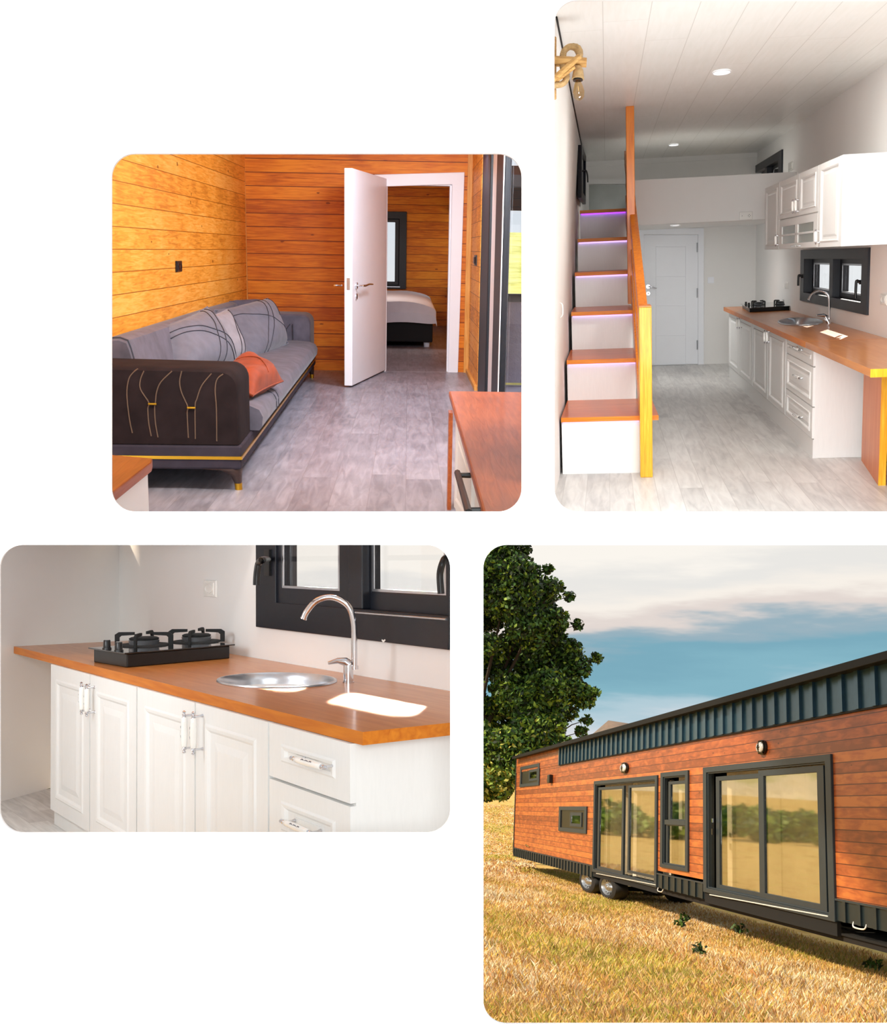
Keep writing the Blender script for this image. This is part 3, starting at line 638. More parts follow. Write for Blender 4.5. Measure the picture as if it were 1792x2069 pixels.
# low cabinets in the two lower corners
ZC = .70
t = thing(R, 'side_table', R.Z(250, 960, 0), 'low cabinet with brown wooden top in the lower left corner beside the sofa', 'table')
m = MB(); m.poly([R.Z(x, y, ZC) for x, y in ((150, 912), (308, 926), (306, 934), (150, 1056))], (0, 0, -.045), 'table_red'); mesh(R, 'tabletop', m, t, bevel=.006)
m = MB(); q = [R.Z(x, y, ZC-.045) for x, y in ((155, 928), (296, 944), (295, 950), (155, 1062))]
for p in q: p.y += .02
lo = [V((p.x, p.y, max(0, R.e-.238*p.y))) for p in q]        # wall-hung body with a raked underside
m.hexa(lo+q, 'paint_white'); mesh(R, 'cabinet_body', m, t)
cx = R.Z(906, 792, ZC); t = thing(R, 'sideboard', (cx.x+.5, 6.2, 0), 'sideboard with reddish wooden top and black bar handle in the lower right corner', 'cabinet')
XC = .303
ytp = R.Z(907, 790, ZC).y
m = MB(); m.poly([V((XC, 4.4, ZC)), V((.48, 4.4, ZC)), V((.845, 7.9, ZC)), V((.845, ytp, ZC)), V((XC, ytp, ZC))], (0, 0, -.045), 'table_red'); mesh(R, 'worktop', m, t, bevel=.01, label='reddish wooden top with orange edge')
yc = 7.75
m = MB(); m.poly([V((XC+.03, y, z)) for y, z in ((4.4, .645), (7.05, .01), (yc, .0), (yc, ZC-.046), (4.4, ZC-.046))], (.13, 0, 0), 'paint_cabinet'); mesh(R, 'cabinet_body', m, t)
m = MB(); q = [V((XC+.03, y, z)) for y, z in ((5.6, .36), (yc-.2, .06), (yc-.2, ZC-.06), (5.6, ZC-.06))]; panel(m, q, (-1, 0, 0), .018, 'paint_cabinet', [(.08, .1, 0), (.1, .13, -.008), (.14, .18, -.008), (.17, .2, -.002)]); dr = mesh(R, 'drawer', m, t)
m = MB(); m.box(XC-.025, XC+.0, yc-.03, yc+.12, 0, ZC-.05, 'table_red'); mesh(R, 'end_panel', m, t, label='red-brown end panel')
m = MB(); hx = XC-.05; zh = .50
pa, pb = R.X(924, 955, hx), R.X(947, 1036, hx); m.tube([pa, pb], .016, 'black_plastic', 8)
for k in (.08, .95):
    p = lerp(pa, pb, k); m.tube([p, p+V((.07, 0, 0))], [.012, .014], 'black_plastic', 8)
mesh(R, 'handle', m, dr, smooth=40, label='black bar handle')

# ================================================================== shared kitchen pieces
def bar_handle(room, parent, a, b, n, r, label=None, name='handle'):
    """porcelain grip between chrome ends, on two chrome posts; a, b = grip ends; n = towards the door (scaled to stand-off)"""
    d = b-a; L_ = d.length; m = MB()
    segs = [(-.22, .25), (-.18, .8), (-.13, .35), (-.08, .9), (-.02, .55), (0, .9)]
    for e, sgn in ((a, 1), (b, -1)): m.tube([e+d*(t*sgn) for t, _ in segs], [r*k for _, k in segs], 'chrome', 10)
    m.tube([a+d*t for t in (0, .02, .15, .5, .85, .98, 1)], [r*.9, r*1.1, r*1.2, r*1.35, r*1.2, r*1.1, r*.9], 'porcelain', 12)
    for e, t in ((a, -.05), (b, .05)): p = e+d*t; m.tube([p, p+n*.7, p+n], [r*.45, r*.4, r*.8], 'chrome', 8)
    # small painted motif on the grip
    side = d.cross(n).normalized(); mo = (-n.normalized()*.7+side*.6).normalized()
    m.tube([a+d*t+mo*(r*1.22)+side*(.25*r*math.sin(t*40)) for t in (.3, .36, .42, .48, .54, .6, .66, .7)], r*.22, 'porcelain_motif', 5)
    return mesh(room, name, m, parent, smooth=50, label=label)
RAISED = [(.0, .0, .0), (.09, .05, 0), (.115, .065, .010), (.14, .08, -.006), (.17, .095, -.008), (.22, .13, 0.0)]
def raised(w, h, rail, e=.006):
    f = lambda k: (min(.42, rail*k/w), min(.42, rail*k/h))
    return [(*f(.02), 0), (*f(1.0), 0), (*f(1.12), e), (*f(1.3), e*.6), (*f(1.45), -e), (*f(1.9), -e), (*f(2.3), 0)]
def door_x(room, parent, name, x, y0, y1, z0, z1, t, rail, e=.006, ky=1.0):
    """cabinet front in the plane x facing -x; ky = how much wider than high a detail is drawn along y"""
    m = MB(); q = rect_x(y1, y0, z0, z1, x); w, h = abs(y1-y0), z1-z0
    f = lambda k: (min(.45, rail*ky*k/w), min(.45, rail*k/h))
    prof = [(*f(.03), 0), (*f(1.0), 0), (*f(1.12), e), (*f(1.3), e*.6), (*f(1.45), -e), (*f(1.9), -e), (*f(2.3), 0)]
    panel(m, q, (-1, 0, 0), t, 'paint_cabinet', prof)
    return mesh(room, name, m, parent, bevel=0)
def parallelogram(a, b, c): return [a, b, c, a+c-b]
def ell(room, z, px, py, rx, ry, n=40): return [room.Z(px+rx*math.cos(2*math.pi*k/n), py-ry*math.sin(2*math.pi*k/n), z) for k in range(n)]
def gas_hob(room, z, pl, pf, pr, h, label, burners, knobs, s, sk=1.0):
    """black glass hob; pl, pf, pr pixels of the left, front and right corners of its glass; s = size of a centimetre-ish detail"""
    a, b, c = [room.Z(*p, z+h) for p in (pl, pf, pr)]; top = parallelogram(a, b, c); cen = sum(top, V())/4
    t = thing(room, 'gas_hob', V((cen.x, cen.y, z)), label, 'hob')
    m = MB(); m.poly(top, (0, 0, s*.35), 'hob_glass'); mesh(room, 'glass_plate', m, t, bevel=s*.1)
    body = [V((cen.x+(p.x-cen.x)*.93, cen.y+(p.y-cen.y)*.90, z)) for p in top]
    m = MB(); m.poly(body, (0, 0, h), 'black_plastic'); mesh(room, 'body', m, t, bevel=s*.3)
    zt = z+h+s*.35
    u = (c-b).normalized(); v = (a-b).normalized()
    for px, py, r in burners:
        p = room.Z(px, py, zt); m = MB()
        ring = lambda rr, zz: [p+u*(rr*math.cos(2*math.pi*k/24))+v*(rr*sk*math.sin(2*math.pi*k/24))+EZ*zz for k in range(24)]
        m.loops([ring(r, 0), ring(r*.97, s*.3), ring(r*.8, s*.35)], 'black_matt')
        m.loops([ring(r*.56, s*.3), ring(r*.6, s*1.5), ring(r*.55, s*1.6)], 'steel'); 
        bn = mesh(room, 'burner', m, t, smooth=40)
        m = MB(); m.loops([ring(r*.56, s*1.62), ring(r*.58, s*2.0), ring(r*.5, s*2.3), ring(r*.2, s*2.3)], 'black_matt'); mesh(room, 'burner_cap', m, bn, smooth=40)
        for k in range(4):
            an = math.pi/4+k*math.pi/2; dr_ = u*math.cos(an)+v*(sk*math.sin(an)); m = MB(); w_ = (u*-math.sin(an)+v*math.cos(an))*s*.35
            pr_ = [(1.15, 0), (1.15, 3.0), (1.0, 3.7), (.38, 3.7), (.38, 2.9), (.9, 2.7), (.98, 2.2), (.98, 0)]
            m.poly([p+dr_*(r*q)+EZ*(s*zz)-w_ for q, zz in pr_], w_*2, 'black_matt'); mesh(room, 'pan_support', m, t)
    for px, py in knobs:
        p = room.Z(px, py, zt); m = MB(); m.tube([p, p+EZ*s*.4, p+EZ*s*.45, p+EZ*s*2.3, p+EZ*s*2.5], [s*1.25, s*1.2, s*1.0, s*.95, s*.8], 'black_plastic', 18)
        m.tube([p+EZ*s*2.45, p+EZ*s*2.56], s*.7, 'chrome', 16); mesh(room, 'knob', m, t, smooth=40)
    return t
def round_sink(room, z, px, py, rx, ry, depth, label):
    rings = []
    t = thing(room, 'sink', room.Z(px, py, z-depth), label, 'sink')
    m = MB(); E0 = lambda k, dz: [lerp(room.Z(px, py, z), p, k)+EZ*dz for p in ell(room, z, px, py, rx, ry)]
    m.loops([E0(1.0, .001), E0(.99, .008), E0(.955, .008), E0(.93, -.004), E0(.91, -.03), E0(.88, -depth*.75), E0(.80, -depth*.95), E0(.5, -depth), E0(.12, -depth-.005)], 'steel', cap0=False)
    mesh(room, 'bowl', m, t, smooth=50)
    m = MB(); m.loops([E0(.12, -depth), E0(.11, -depth+.004), E0(.05, -depth+.002)], 'chrome', cap0=False); mesh(room, 'drain', m, t, smooth=40)
    return t
def faucet(room, z, base_px, pipe, spout, lever, r, label):
    b = room.Z(*base_px, z); dist = (room.R @ (b-V((0, 0, room.e)))).y
    P = lambda q: room.D(q[0], q[1], dist)
    t = thing(room, 'faucet', b, label, 'faucet')
    top = P(pipe[0]); m = MB()
    m.tube([b, b+EZ*r*.5, b+EZ*r*.6, lerp(b, top, .9), top], [r*1.9, r*1.9, r*1.65, r*1.6, r*1.5], 'chrome', 20); mesh(room, 'body', m, t, smooth=40)
    m = MB(); pts = [P(q) for q in pipe[1:]]; pp = smooth_path(pts, 6); m.tube(pp, r, 'chrome', 16)
    m.tube([pp[0], pp[0]+EZ*r*1.2], r*1.35, 'chrome', 14); m.tube([pp[-2], pp[-1]+(pp[-1]-pp[-2])*.6], r*1.15, 'chrome', 14); mesh(room, 'spout', m, t, smooth=50)
    m = MB(); q = [P(x) for x in lever]; m.tube(q, [r*1.5, r*1.4, r*.9, r*.5][:len(q)], 'chrome', 12); mesh(room, 'lever', m, t, smooth=50)
    return t

# ================================================================== WHITE ROOM WITH STAIR (upper right opening)
R = KIT
ZK = 2.2; YK = 13.33
m = MB(); m.box(-.5, 1.75, 5.42, YK+.1, -.04, 0, 'floor_pale'); struct(R, 'floor', m, base=(0, 0, 0), label='pale wood-look floor of the white room')
cl = [R.Z(1118, 5, ZK), R.Z(1182, 332, ZK)]
m = MB(); m.poly([V((-.6, 4.2, ZK)), V((1.9, 4.2, ZK)), V((1.9, YK+.1, ZK)), V((-.6, YK+.1, ZK))], (0, 0, .1), 'ceiling_board'); struct(R, 'ceiling', m, base=(0, 0, 0), label='white boarded ceiling')
fa, fb = R.Z(1121, 1000, 0), V((R.Y(1184, 700, YK).x, YK, 0))
ta, tb = R.Z(1122.5, 33, ZK), V((R.Y(1182, 400, YK).x, YK, ZK))
def ext(p, q, y): k = (y-p.y)/(q.y-p.y); return p+(q-p)*k
f0, f1, t0, t1 = ext(fa, fb, 5.1), ext(fa, fb, YK+.1), ext(ta, tb, 5.1), ext(ta, tb, YK+.1)
def lwall(y, z): a = ext(fa, fb, y); b_ = ext(ta, tb, y); return lerp(a, b_, z/ZK).x
L8 = V((-.08, 0, 0))
m = MB(); m.hexa([f0, f1, f1+L8, f0+L8, t0, t1, t1+L8, t0+L8], 'wall_white'); struct(R, 'wall_left', m, base=(0, 0, 0), label='white left wall beside the stair')
m = MB(); m.tube([ta+V((.004, 0, -.004)), tb+V((.004, 0, -.004))], .004, 'black_matt', 5); struct(R, 'trim_left', m, label='thin dark joint line between left wall and ceiling')
XK = 1.585
ky0, ky1 = R.X(1757, 570, XK).y, R.X(1620, 570, XK).y; kz0, kz1 = .775, 1.18
ly0, ly1 = R.X(1582, 340, XK).y, R.X(1513.5, 340, XK).y; lz0, lz1 = 1.62, 2.07
m = MB()
for a in ((4.9, ky0, 0, ZK), (ky1, ly0, 0, ZK), (ly1, YK+.1, 0, ZK)): m.box(XK, XK+.09, *a, 'wall_white')
m.box(XK, XK+.09, ky0, ky1, 0, kz0, 'wall_white'); m.box(XK, XK+.09, ky0, ky1, kz1, ZK, 'wall_white'); m.box(XK, XK+.09, ly0, ly1, 0, lz0, 'wall_white'); m.box(XK, XK+.09, ly0, ly1, lz1, ZK, 'wall_white')
struct(R, 'wall_right', m, base=(0, 0, 0), label='white right wall above the kitchen')
m = MB(); m.box(-.4, 1.75, YK, YK+.1, 0, ZK, 'wall_white_rear'); struct(R, 'wall_back', m, label='white end wall with the grey-white door')
m = MB(); m.box(-.25, XK, YK-.03, YK, ZK-.05, ZK, 'wall_white_rear'); struct(R, 'trim_3', m)

# loft: parapet and floor slab
YLo = 10.6; lx0 = R.Y(1281, 400, YLo).x; lzt = R.Y(1400, 358, YLo).z; lzb = R.Y(1400, 450, YLo).z
m = MB(); m.box(lx0, XK, YLo, YLo+.07, lzb, lzt, 'wall_white'); struct(R, 'wall_loft', m, bevel=.004, label='white parapet of the sleeping loft')
m = MB(); m.box(lx0, XK, YLo+.07, YK, lzb+.012, lzb+.08, 'wall_white'); m.box(lx0-.01, lx0+.05, YLo+.02, YK, lzb, lzb+.35, 'wall_white'); struct(R, 'ceiling_under_loft', m)
def downlight(c, r, label, n=EZ, ky=1.8):
    t = thing(R, 'downlight', c, label, 'light', 'round recessed downlights'); m = MB()
    m.loops([disc(c-EZ*.001, EX, EY, r, r*ky), disc(c-EZ*.008, EX, EY, r, r*ky), disc(c-EZ*.006, EX, EY, r*.88, r*.88*ky)], 'paint_white', cap1=False, cap0=False); mesh(R, 'ring', m, t, smooth=40)
    m = MB(); m.loops([disc(c-EZ*.0065, EX, EY, r*.88, r*.88*ky), disc(c-EZ*.005, EX, EY, r*.5, r*.5*ky)], 'lamp_diffuser', cap0=False); mesh(R, 'diffuser', m, t)
downlight(R.Z(1458, 145, ZK), .052, 'larger round recessed downlight nearer the front of the white ceiling')
downlight(R.Z(1361, 292, ZK), .046, 'small round recessed downlight in the ceiling above the loft')
downlight(R.Z(1364, 455, lzb+.012), .046, 'round recessed downlight under the loft floor')
c = R.Y(1507, 436, YLo)-EY*.002
w2 = (R.Y(1520, 436, YLo)-R.Y(1494, 436, YLo)).length; h2 = .066
t = thing(R, 'double_outlet', c, 'white double outlet on the loft parapet', 'outlet'); m = MB()
q = lambda k, z: [c+EX*(sx*w2*k)+EZ*(sz*h2*k)-EY*z for sx, sz in ((-.5, -.5), (.5, -.5), (.5, .5), (-.5, .5))]
m.loops([q(1, 0), q(1, .006), q(.95, .01)], 'porcelain'); mesh(R, 'cover_plate', m, t)
for s in (-.24, .24):
    m = MB(); cc = c+EX*(w2*s)-EY*.0105; m.tube([cc, cc-EY*.004], .017, 'porcelain', 16); sk_ = mesh(R, 'socket_well', m, t, smooth=40)
    for dx, dz in ((-.008, 0), (.008, 0), (0, -.009), (0, .009))[:4 if s > 0 else 1]:
        m = MB(); m.tube([cc+EX*dx+EZ*dz-EY*.004, cc+EX*dx+EZ*dz-EY*.006], .003, 'black_plastic', 8); mesh(R, 'pin_hole', m, sk_)

# door in the end wall
yd = YK-.001
d = thing(R, 'door_1', (.69, YK, 0), 'closed pale grey-white panel door under the loft', 'door', kind='structure')
o4 = quad(R, 'y', yd, [(1290, 738), (1421.5, 735), (1421.5, 461), (1290, 461)]); i4 = quad(R, 'y', yd, [(1301, 738), (1410, 735), (1410, 474), (1301, 474)])
for p in (o4[0], o4[1], i4[0], i4[1]): p.z = 0
m = MB(); m.frame(o4, i4, (0, -.03, 0), 'paint_white'); mesh(R, 'door_frame', m, d, bevel=.004)
l4 = shrink(i4, .995); l4[0].z = l4[1].z = .008; m = MB()
panel(m, [p-EY*.001 for p in l4], (0, -1, 0), .012, 'paint_white', [(.005, .003, 0)]); lf = mesh(R, 'door_leaf', m, d)
m = MB()
for a, b_ in (((1325, 497), (1325, 735)), ((1385, 497), (1385, 735)), ((1325, 499), (1385, 499)), ((1325, 559), (1385, 559)), ((1325, 618), (1385, 618)), ((1325, 678), (1385, 678))):
    m.tube([R.Y(*a, yd-.0135), R.Y(*b_, yd-.0135)], .0035, 'paint_white', 5)
mesh(R, 'panel_moulding', m, lf)
hc = R.Y(1309.5, 579, yd-.013); m = MB(); m.tube([hc, hc-EY*.012], .021, 'chrome', 18); m.tube([hc-EY*.01, hc-EY*.05], .007, 'chrome'); m.tube([hc-EY*.048, R.Y(1318, 580, yd-.065), R.Y(1326.5, 582.5, yd-.06)], [.008, .009, .006], 'chrome'); mesh(R, 'door_handle', m, lf, smooth=40)
hc = R.Y(1309.5, 593, yd-.013); m = MB(); m.tube([hc, hc-EY*.01], .020, 'chrome', 18); m.tube([hc-EY*.01, hc-EY*.012], .007, 'black_plastic', 10); mesh(R, 'keyhole_plate', m, lf, smooth=40)
for py in (500, 592, 697):
    m = MB(); p = R.Y(1408.5, py, yd-.02); m.tube([p-EZ*.05, p+EZ*.05], .007, 'steel', 8); mesh(R, 'hinge', m, d)
c = R.Y(1436, 566, YK)-EY*.001
wall_plate(R, 'light_switch', c, EX, EZ, -EY, .068, .066, 'paint_white', 'small white switch on the wall right of the grey-white door', 'switch', kind='switch')
c = R.X(1590, 577, XK)-EX*.001; wall_plate(R, 'light_switch', c, EY, EZ, -EX, .17, .06, 'porcelain', 'small white switch above the hob on the right wall', 'switch', kind='switch')
c = R.X(1787, 605, XK)-EX*.001; wall_plate(R, 'wall_outlet', c, EY, EZ, -EX, .16, .062, 'porcelain', 'white outlet right of the kitchen window')
c = R.X(1599, 336, XK)-EX*.001; wall_plate(R, 'light_switch', c, EY, EZ, -EX, .30, .075, 'porcelain', 'white switch high on the wall beside the loft window', 'switch', kind='switch')
# stairwell doorway frame at the top of the stair
m = MB(); oo = quad(R, 'y', YK-.002, [(1180, 434), (1290, 434), (1290, 362), (1180, 362)]); ii = quad(R, 'y', YK-.002, [(1190, 434), (1290, 434), (1290, 372), (1190, 372)])
m.frame(oo, ii, (0, -.05, 0), 'wall_white'); struct(R, 'trim_stairhead', m, label='white frame around the grey recess at the stair head')
m = MB(); m.poly([R.Y(x, y, YK-.003) for x, y in ((1190, 440), (1282, 440), (1282, 373), (1190, 373))], (0, -.004, 0), 'grey_pane'); struct(R, 'wall_recess', m, label='grey recess at the top of the stair')

# staircase
S0 = .173
stair = thing(R, 'staircase', (-.04, 6.6, 0), 'orange wooden staircase with white risers, violet lights and a pine newel post', 'staircase')
ys = [6.6, 7.37, 8.16, 8.94, 9.72, 10.5]; zs = [.328, .582, .838, 1.09, 1.342, 1.59]; TT = .026
for k, (y, z) in enumerate(zip(ys, zs)):
    y2 = ys[k+1]+.05 if k < 5 else YLo+.5; xl = lwall(y, z)+.004; xr = S0 if k else .272
    m = MB()
    if k: m.box(xl, xr, y, y2, z-TT, z, 'tread_wood')
    else: m.poly([V((xl, y, z-TT)), V((xr, y, z-TT)), V((xr-.01, y2, z-TT)), V((xl+.01, y2, z-TT))], (0, 0, TT), 'tread_wood')
    m.box(xl, xr, y-.004, y, z-TT, z, 'tread_edge')
    mesh(R, 'tread', m, stair)
    zb_ = zs[k-1] if k else 0
    m = MB(); m.box(lwall(y+.05, z)+.004, S0-.004, y+.05, y+.09, zb_, z-TT-.001, 'paint_cabinet'); mesh(R, 'riser', m, stair)
    m = MB(); lm = 'led_violet' if k == 5 else 'led_lilac'
    m.box(xl+.01, S0-.008, y+.034, y+.048, z-TT-.010, z-TT-.001, lm)
    mesh(R, 'light_strip', m, stair, label='violet light strip' if k == 5 else 'pale lilac light strip')
m = MB()
for k, (y, z) in enumerate(zip(ys, zs)):
    y2 = ys[k+1]+.05 if k < 5 else YLo; m.box(-.05, S0-.02, y+.09, y2+.04, 0 if k < 5 else .5, z-TT-.001, 'paint_cabinet')
mesh(R, 'stair_body', m, stair, label='white boxed-in body')
m = MB(); kp = V((S0-.02, 7.0, .22)); m.box(S0-.02, S0+.02, 6.72, 7.4, .02, .30, 'paint_cabinet'); mesh(R, 'side_door', m, stair, bevel=.004)
m = MB(); kp = V((S0+.02, 6.95, .16)); m.tube([kp, kp+EX*.012, kp+EX*.02, kp+EX*.032], [.006, .006, .014, .010], 'porcelain', 12); mesh(R, 'knob', m, stair, smooth=40)
nx0, nx1 = R.Y(1291.5, 800, 6.62).x, R.Y(1316, 800, 6.62).x; nz = R.Y(1300, 619, 6.62).z
m = MB(); m.box(nx0, nx1, 6.50, 6.62+.14, 0, nz, 'newel_pine'); mesh(R, 'newel_post', m, stair, bevel=.003, label='yellow pine newel post')
m = MB(); m.box(nx0, nx1, 6.50, 6.62+.14, nz+.001, nz+.006, 'rail_wood'); mesh(R, 'newel_cap', m, stair)
p0, p1 = R.Y(1264.5, 240, 8.7), R.Y(1281, 240, 8.7)
m = MB(); m.box(p0.x, p1.x, 8.66, 8.80, zs[2]+.02, ZK, 'rail_wood'); mesh(R, 'upper_post', m, stair, bevel=.003)
def rail(pts, w_, name, mat='rail_wood'):
    m = MB(); m.poly([V((x, y, z)) for x, y, z in pts], (w_, 0, 0), mat); mesh(R, name, m, stair, bevel=.003)
rail([(.168, 6.64, nz-.09), (.168, 6.64, nz-.0), (.168, 10.9, nz+1.17), (.168, 10.9, nz+1.05)], .05, 'handrail')
rail([(.168, 6.74, .30), (.168, 6.74, .42), (.168, 7.37, .62), (.168, 10.55, 1.70), (.168, 10.6, 1.48)], .022, 'stringer')
rail([(.172, 6.74, nz-.36), (.172, 6.74, nz-.28), (.172, 10.7, nz+.95), (.172, 10.7, nz+.85)], .022, 'middle_rail')

# windows
def win_x(room, name, x, y0, y1, z0, z1, fw, label, out=1, mull=None, depth=.11, mat='frame_navy', ky=2.2, gl='window_glass', proud=.015):
    """window in a wall of constant x; frame width fw in z, fw*ky along y"""
    w = thing(room, name, (x, (y0+y1)/2, z0), label, 'window', kind='structure')
    a, b_ = y0+fw*ky, y1-fw*ky; m = MB()
    m.frame(rect_x(y0, y1, z0, z1, x-proud*out), rect_x(a, b_, z0+fw, z1-fw, x-proud*out), (depth*out, 0, 0), mat); mesh(room, 'window_frame', m, w, bevel=.003)
    cells = [(a, b_)]
    if mull: c0 = lerp(y0, y1, mull); cells = [(a, c0-fw*ky*.35), (c0+fw*ky*.35, b_)]; m = MB(); m.box(min(x, x+depth*out), max(x, x+depth*out), c0-fw*ky*.35, c0+fw*ky*.35, z0+fw, z1-fw, mat); mesh(room, 'mullion', m, w)
    for a, b_ in cells:
        s_ = fw*.55; xi = x+depth*out*.45
        m = MB(); m.frame(rect_x(a, b_, z0+fw, z1-fw, xi), rect_x(a+s_*ky, b_-s_*ky, z0+fw+s_, z1-fw-s_, xi), (depth*out*.4, 0, 0), mat); sh = mesh(room, 'sash', m, w, bevel=.002)
        m = MB(); m.box(min(xi, xi+.02*out)+.01, max(xi, xi+.02*out), a+s_*ky, b_-s_*ky, z0+fw+s_, z1-fw-s_, gl); mesh(room, 'pane', m, sh)
        m = MB(); e = .006; m.frame(rect_x(a+s_*ky-e, b_-s_*ky+e, z0+fw+s_-e, z1-fw-s_+e, xi-.003*out), rect_x(a+s_*ky+e, b_-s_*ky-e, z0+fw+s_+e, z1-fw-s_-e, xi-.003*out), (.003*out, 0, 0), 'steel'); mesh(room, 'pane_gasket', m, sh)
    return w
def lever_x(room, parent, p, n, L_, r, drop=-1):
    m = MB(); m.tube([p, p+n*.45], r*1.6, 'black_plastic', 10); m.tube(smooth_path([p+n*.4, p+n*.9+EZ*r, p+n+EZ*(drop*L_*.3), p+n*1.02+EZ*(drop*L_)], 4), r, 'black_plastic', 8); mesh(room, 'window_handle', m, parent, smooth=50)
kw = win_x(R, 'window_1', XK, ky0, ky1, kz0, kz1, .07, 'navy framed kitchen window above the sink with two sliding sashes', mull=.50, ky=2.6)
lever_x(R, kw, R.X(1622, 558, XK-.012), V((-.035, 0, 0)), .075, .009); lever_x(R, kw, R.X(1741, 570, XK+.02), V((-.035, 0, 0)), .10, .009)
lw = win_x(R, 'window_2', XK, ly0, ly1, lz0, lz1, .075, 'navy framed window beside the loft', mull=.45, ky=2.8)
lever_x(R, lw, R.X(1573, 345, XK+.0), V((-.03, 0, 0)), .06, .009)
xa = lwall(12.5, 2)+.004; wy0, wy1 = R.X(1167.5, 350, xa).y, R.X(1178, 350, xa).y
w = thing(R, 'window_3', (xa, wy0, 1.8), 'narrow black window high on the left wall', 'window', kind='structure')
m = MB(); q = [R.X(x, y, xa) for x, y in ((1167, 400), (1177, 413), (1178, 316), (1168, 293))]; m.frame(q, shrink(q, .72), (.03, 0, 0), 'frame_navy'); mesh(R, 'window_frame', m, w)
m = MB(); q2 = shrink(q, .72); m.poly([p+EX*.006 for p in q2], (.004, 0, 0), 'black_plastic'); mesh(R, 'pane', m, w)
p = R.X(1176, 346, xa+.03); m = MB(); m.tube(smooth_path([p, p+V((.03, 0, .005)), p+V((.042, 0, -.03)), p+V((.044, 0, -.09))], 4), .006, 'black_plastic', 8); mesh(R, 'window_handle', m, w, smooth=50)
m = MB(); p = R.X(1132, 612, lwall(6.6, .9)+.002); m.tube(smooth_path([p, p+V((.012, -.02, -.01)), p+V((.012, -.02, -.06)), p+V((0, 0, -.075))], 4), .003, 'porcelain', 6); mesh(R, 'wall_hook', m, label='tiny pale wall handle on the left wall', cat='hook', smooth=50)

# upper cabinets
UX = 1.24; ux = lambda px, py: R.X(px, py, UX).y
uz0, uz1 = 1.194, 1.665; yN = ux(1702, 400); yF_ = ux(1545, 440); ya = ux(1574, 440); yb = ux(1652, 440)
def ucab(y0, y1, label):
    t = thing(R, 'upper_cabinet', ((UX+XK)/2, (y0+y1)/2, uz0), label, 'cabinet', None); m = MB(); m.box(UX+.012, XK-.002, y0+.002, y1-.002, uz0, uz1, 'paint_cabinet'); mesh(R, 'cabinet_body', m, t); return t
hn = V((.022, 0, 0))
u1 = ucab(ya, yF_, 'narrow white upper cabinet at the far end beside the loft')
dd = door_x(R, u1, 'door', UX+.012, ya+.01, yF_-.01, uz0, uz1, .012, .03, ky=2.6); bar_handle(R, dd, R.X(1567, 494, UX-.022), R.X(1567, 477, UX-.022), hn, .0075)
u2 = ucab(yb, ya, 'middle white upper cabinet with grey glass flap below two doors')
zsplit = R.X(1612, 437, UX).z; ym = ux(1614, 400)
d1 = door_x(R, u2, 'door', UX+.012, ym+.004, ya-.004, zsplit+.004, uz1, .012, .03, ky=2.4); d2 = door_x(R, u2, 'door', UX+.012, yb+.004, ym-.004, zsplit+.004, uz1, .012, .03, ky=2.4)
bar_handle(R, d1, R.X(1601.5, 427, UX-.022), R.X(1601.5, 407, UX-.022), hn, .0075); bar_handle(R, d2, R.X(1607.5, 426, UX-.022), R.X(1607.5, 405, UX-.022), hn, .0075)
m = MB(); oo = rect_x(yb+.006, ya-.006, uz0+.002, zsplit-.004, UX)
y_ = [ux(x, 470) for x in (1579.5, 1606, 1611, 1643)]; za = [R.X(1612, v, UX).z for v in (490.5, 474, 470, 453)]
m.frame(oo, rect_x(y_[3], y_[0], za[0], za[3], UX), (.012, 0, 0), 'paint_cabinet'); m.box(UX, UX+.012, y_[2], y_[1], za[0], za[3], 'paint_cabinet'); m.box(UX, UX+.012, y_[3], y_[0], za[1], za[2], 'paint_cabinet')
fl = mesh(R, 'glass_flap', m, u2, bevel=.002)
for a, b_ in ((y_[1], y_[0]), (y_[3], y_[2])):
    for c0, c1 in ((za[0], za[1]), (za[2], za[3])): m = MB(); m.box(UX+.006, UX+.009, a, b_, c0, c1, 'grey_pane'); mesh(R, 'pane', m, fl, label='frosted grey pane')
bar_handle(R, fl, R.X(1600, 497, UX-.02), R.X(1610, 497, UX-.02), hn, .005)
u3 = ucab(yN, yb, 'right-hand white upper cabinet nearest the viewer')
dd = door_x(R, u3, 'door', UX+.012, yN+.01, yb-.01, uz0, uz1, .012, .03, ky=2.6); bar_handle(R, dd, R.X(1648, 489, UX-.022), R.X(1648, 468, UX-.022), hn, .0075)

# base cabinets
BX = 1.16; bz1 = .625; bz0 = .115; by = lambda px, py: R.X(px, py, BX).y
ye = by(1642, 800); yy = [by(x, 700) for x in (1640, 1588, 1551.5, 1520, 1494, 1472)]
def bcab(y0, y1, label):
    t = thing(R, 'base_cabinet', ((BX+XK)/2, (y0+y1)/2, 0), label, 'cabinet', None); m = MB(); m.box(BX+.012, XK-.002, y0+.002, y1-.002, 0.001, bz1, 'paint_cabinet'); mesh(R, 'cabinet_body', m, t)
    m = MB(); m.box(BX+.006, BX+.03, y0, y1, 0, .108, 'paint_cabinet'); mesh(R, 'plinth', m, t); return t
b1 = bcab(yy[3], yy[5], 'white base cabinet under the gas hob, farthest from the viewer')
for a, b_, hp in ((yy[4], yy[5], 1489), (yy[3], yy[4], 1493.5)):
    dd = door_x(R, b1, 'door', BX+.012, a+.01, b_-.01, bz0, bz1, .012, .035, ky=2.6); bar_handle(R, dd, R.X(hp, 661, BX-.022), R.X(hp, 645, BX-.022), hn, .0075)
b2 = bcab(yy[1], yy[3], 'white base cabinet with two doors under the sink')
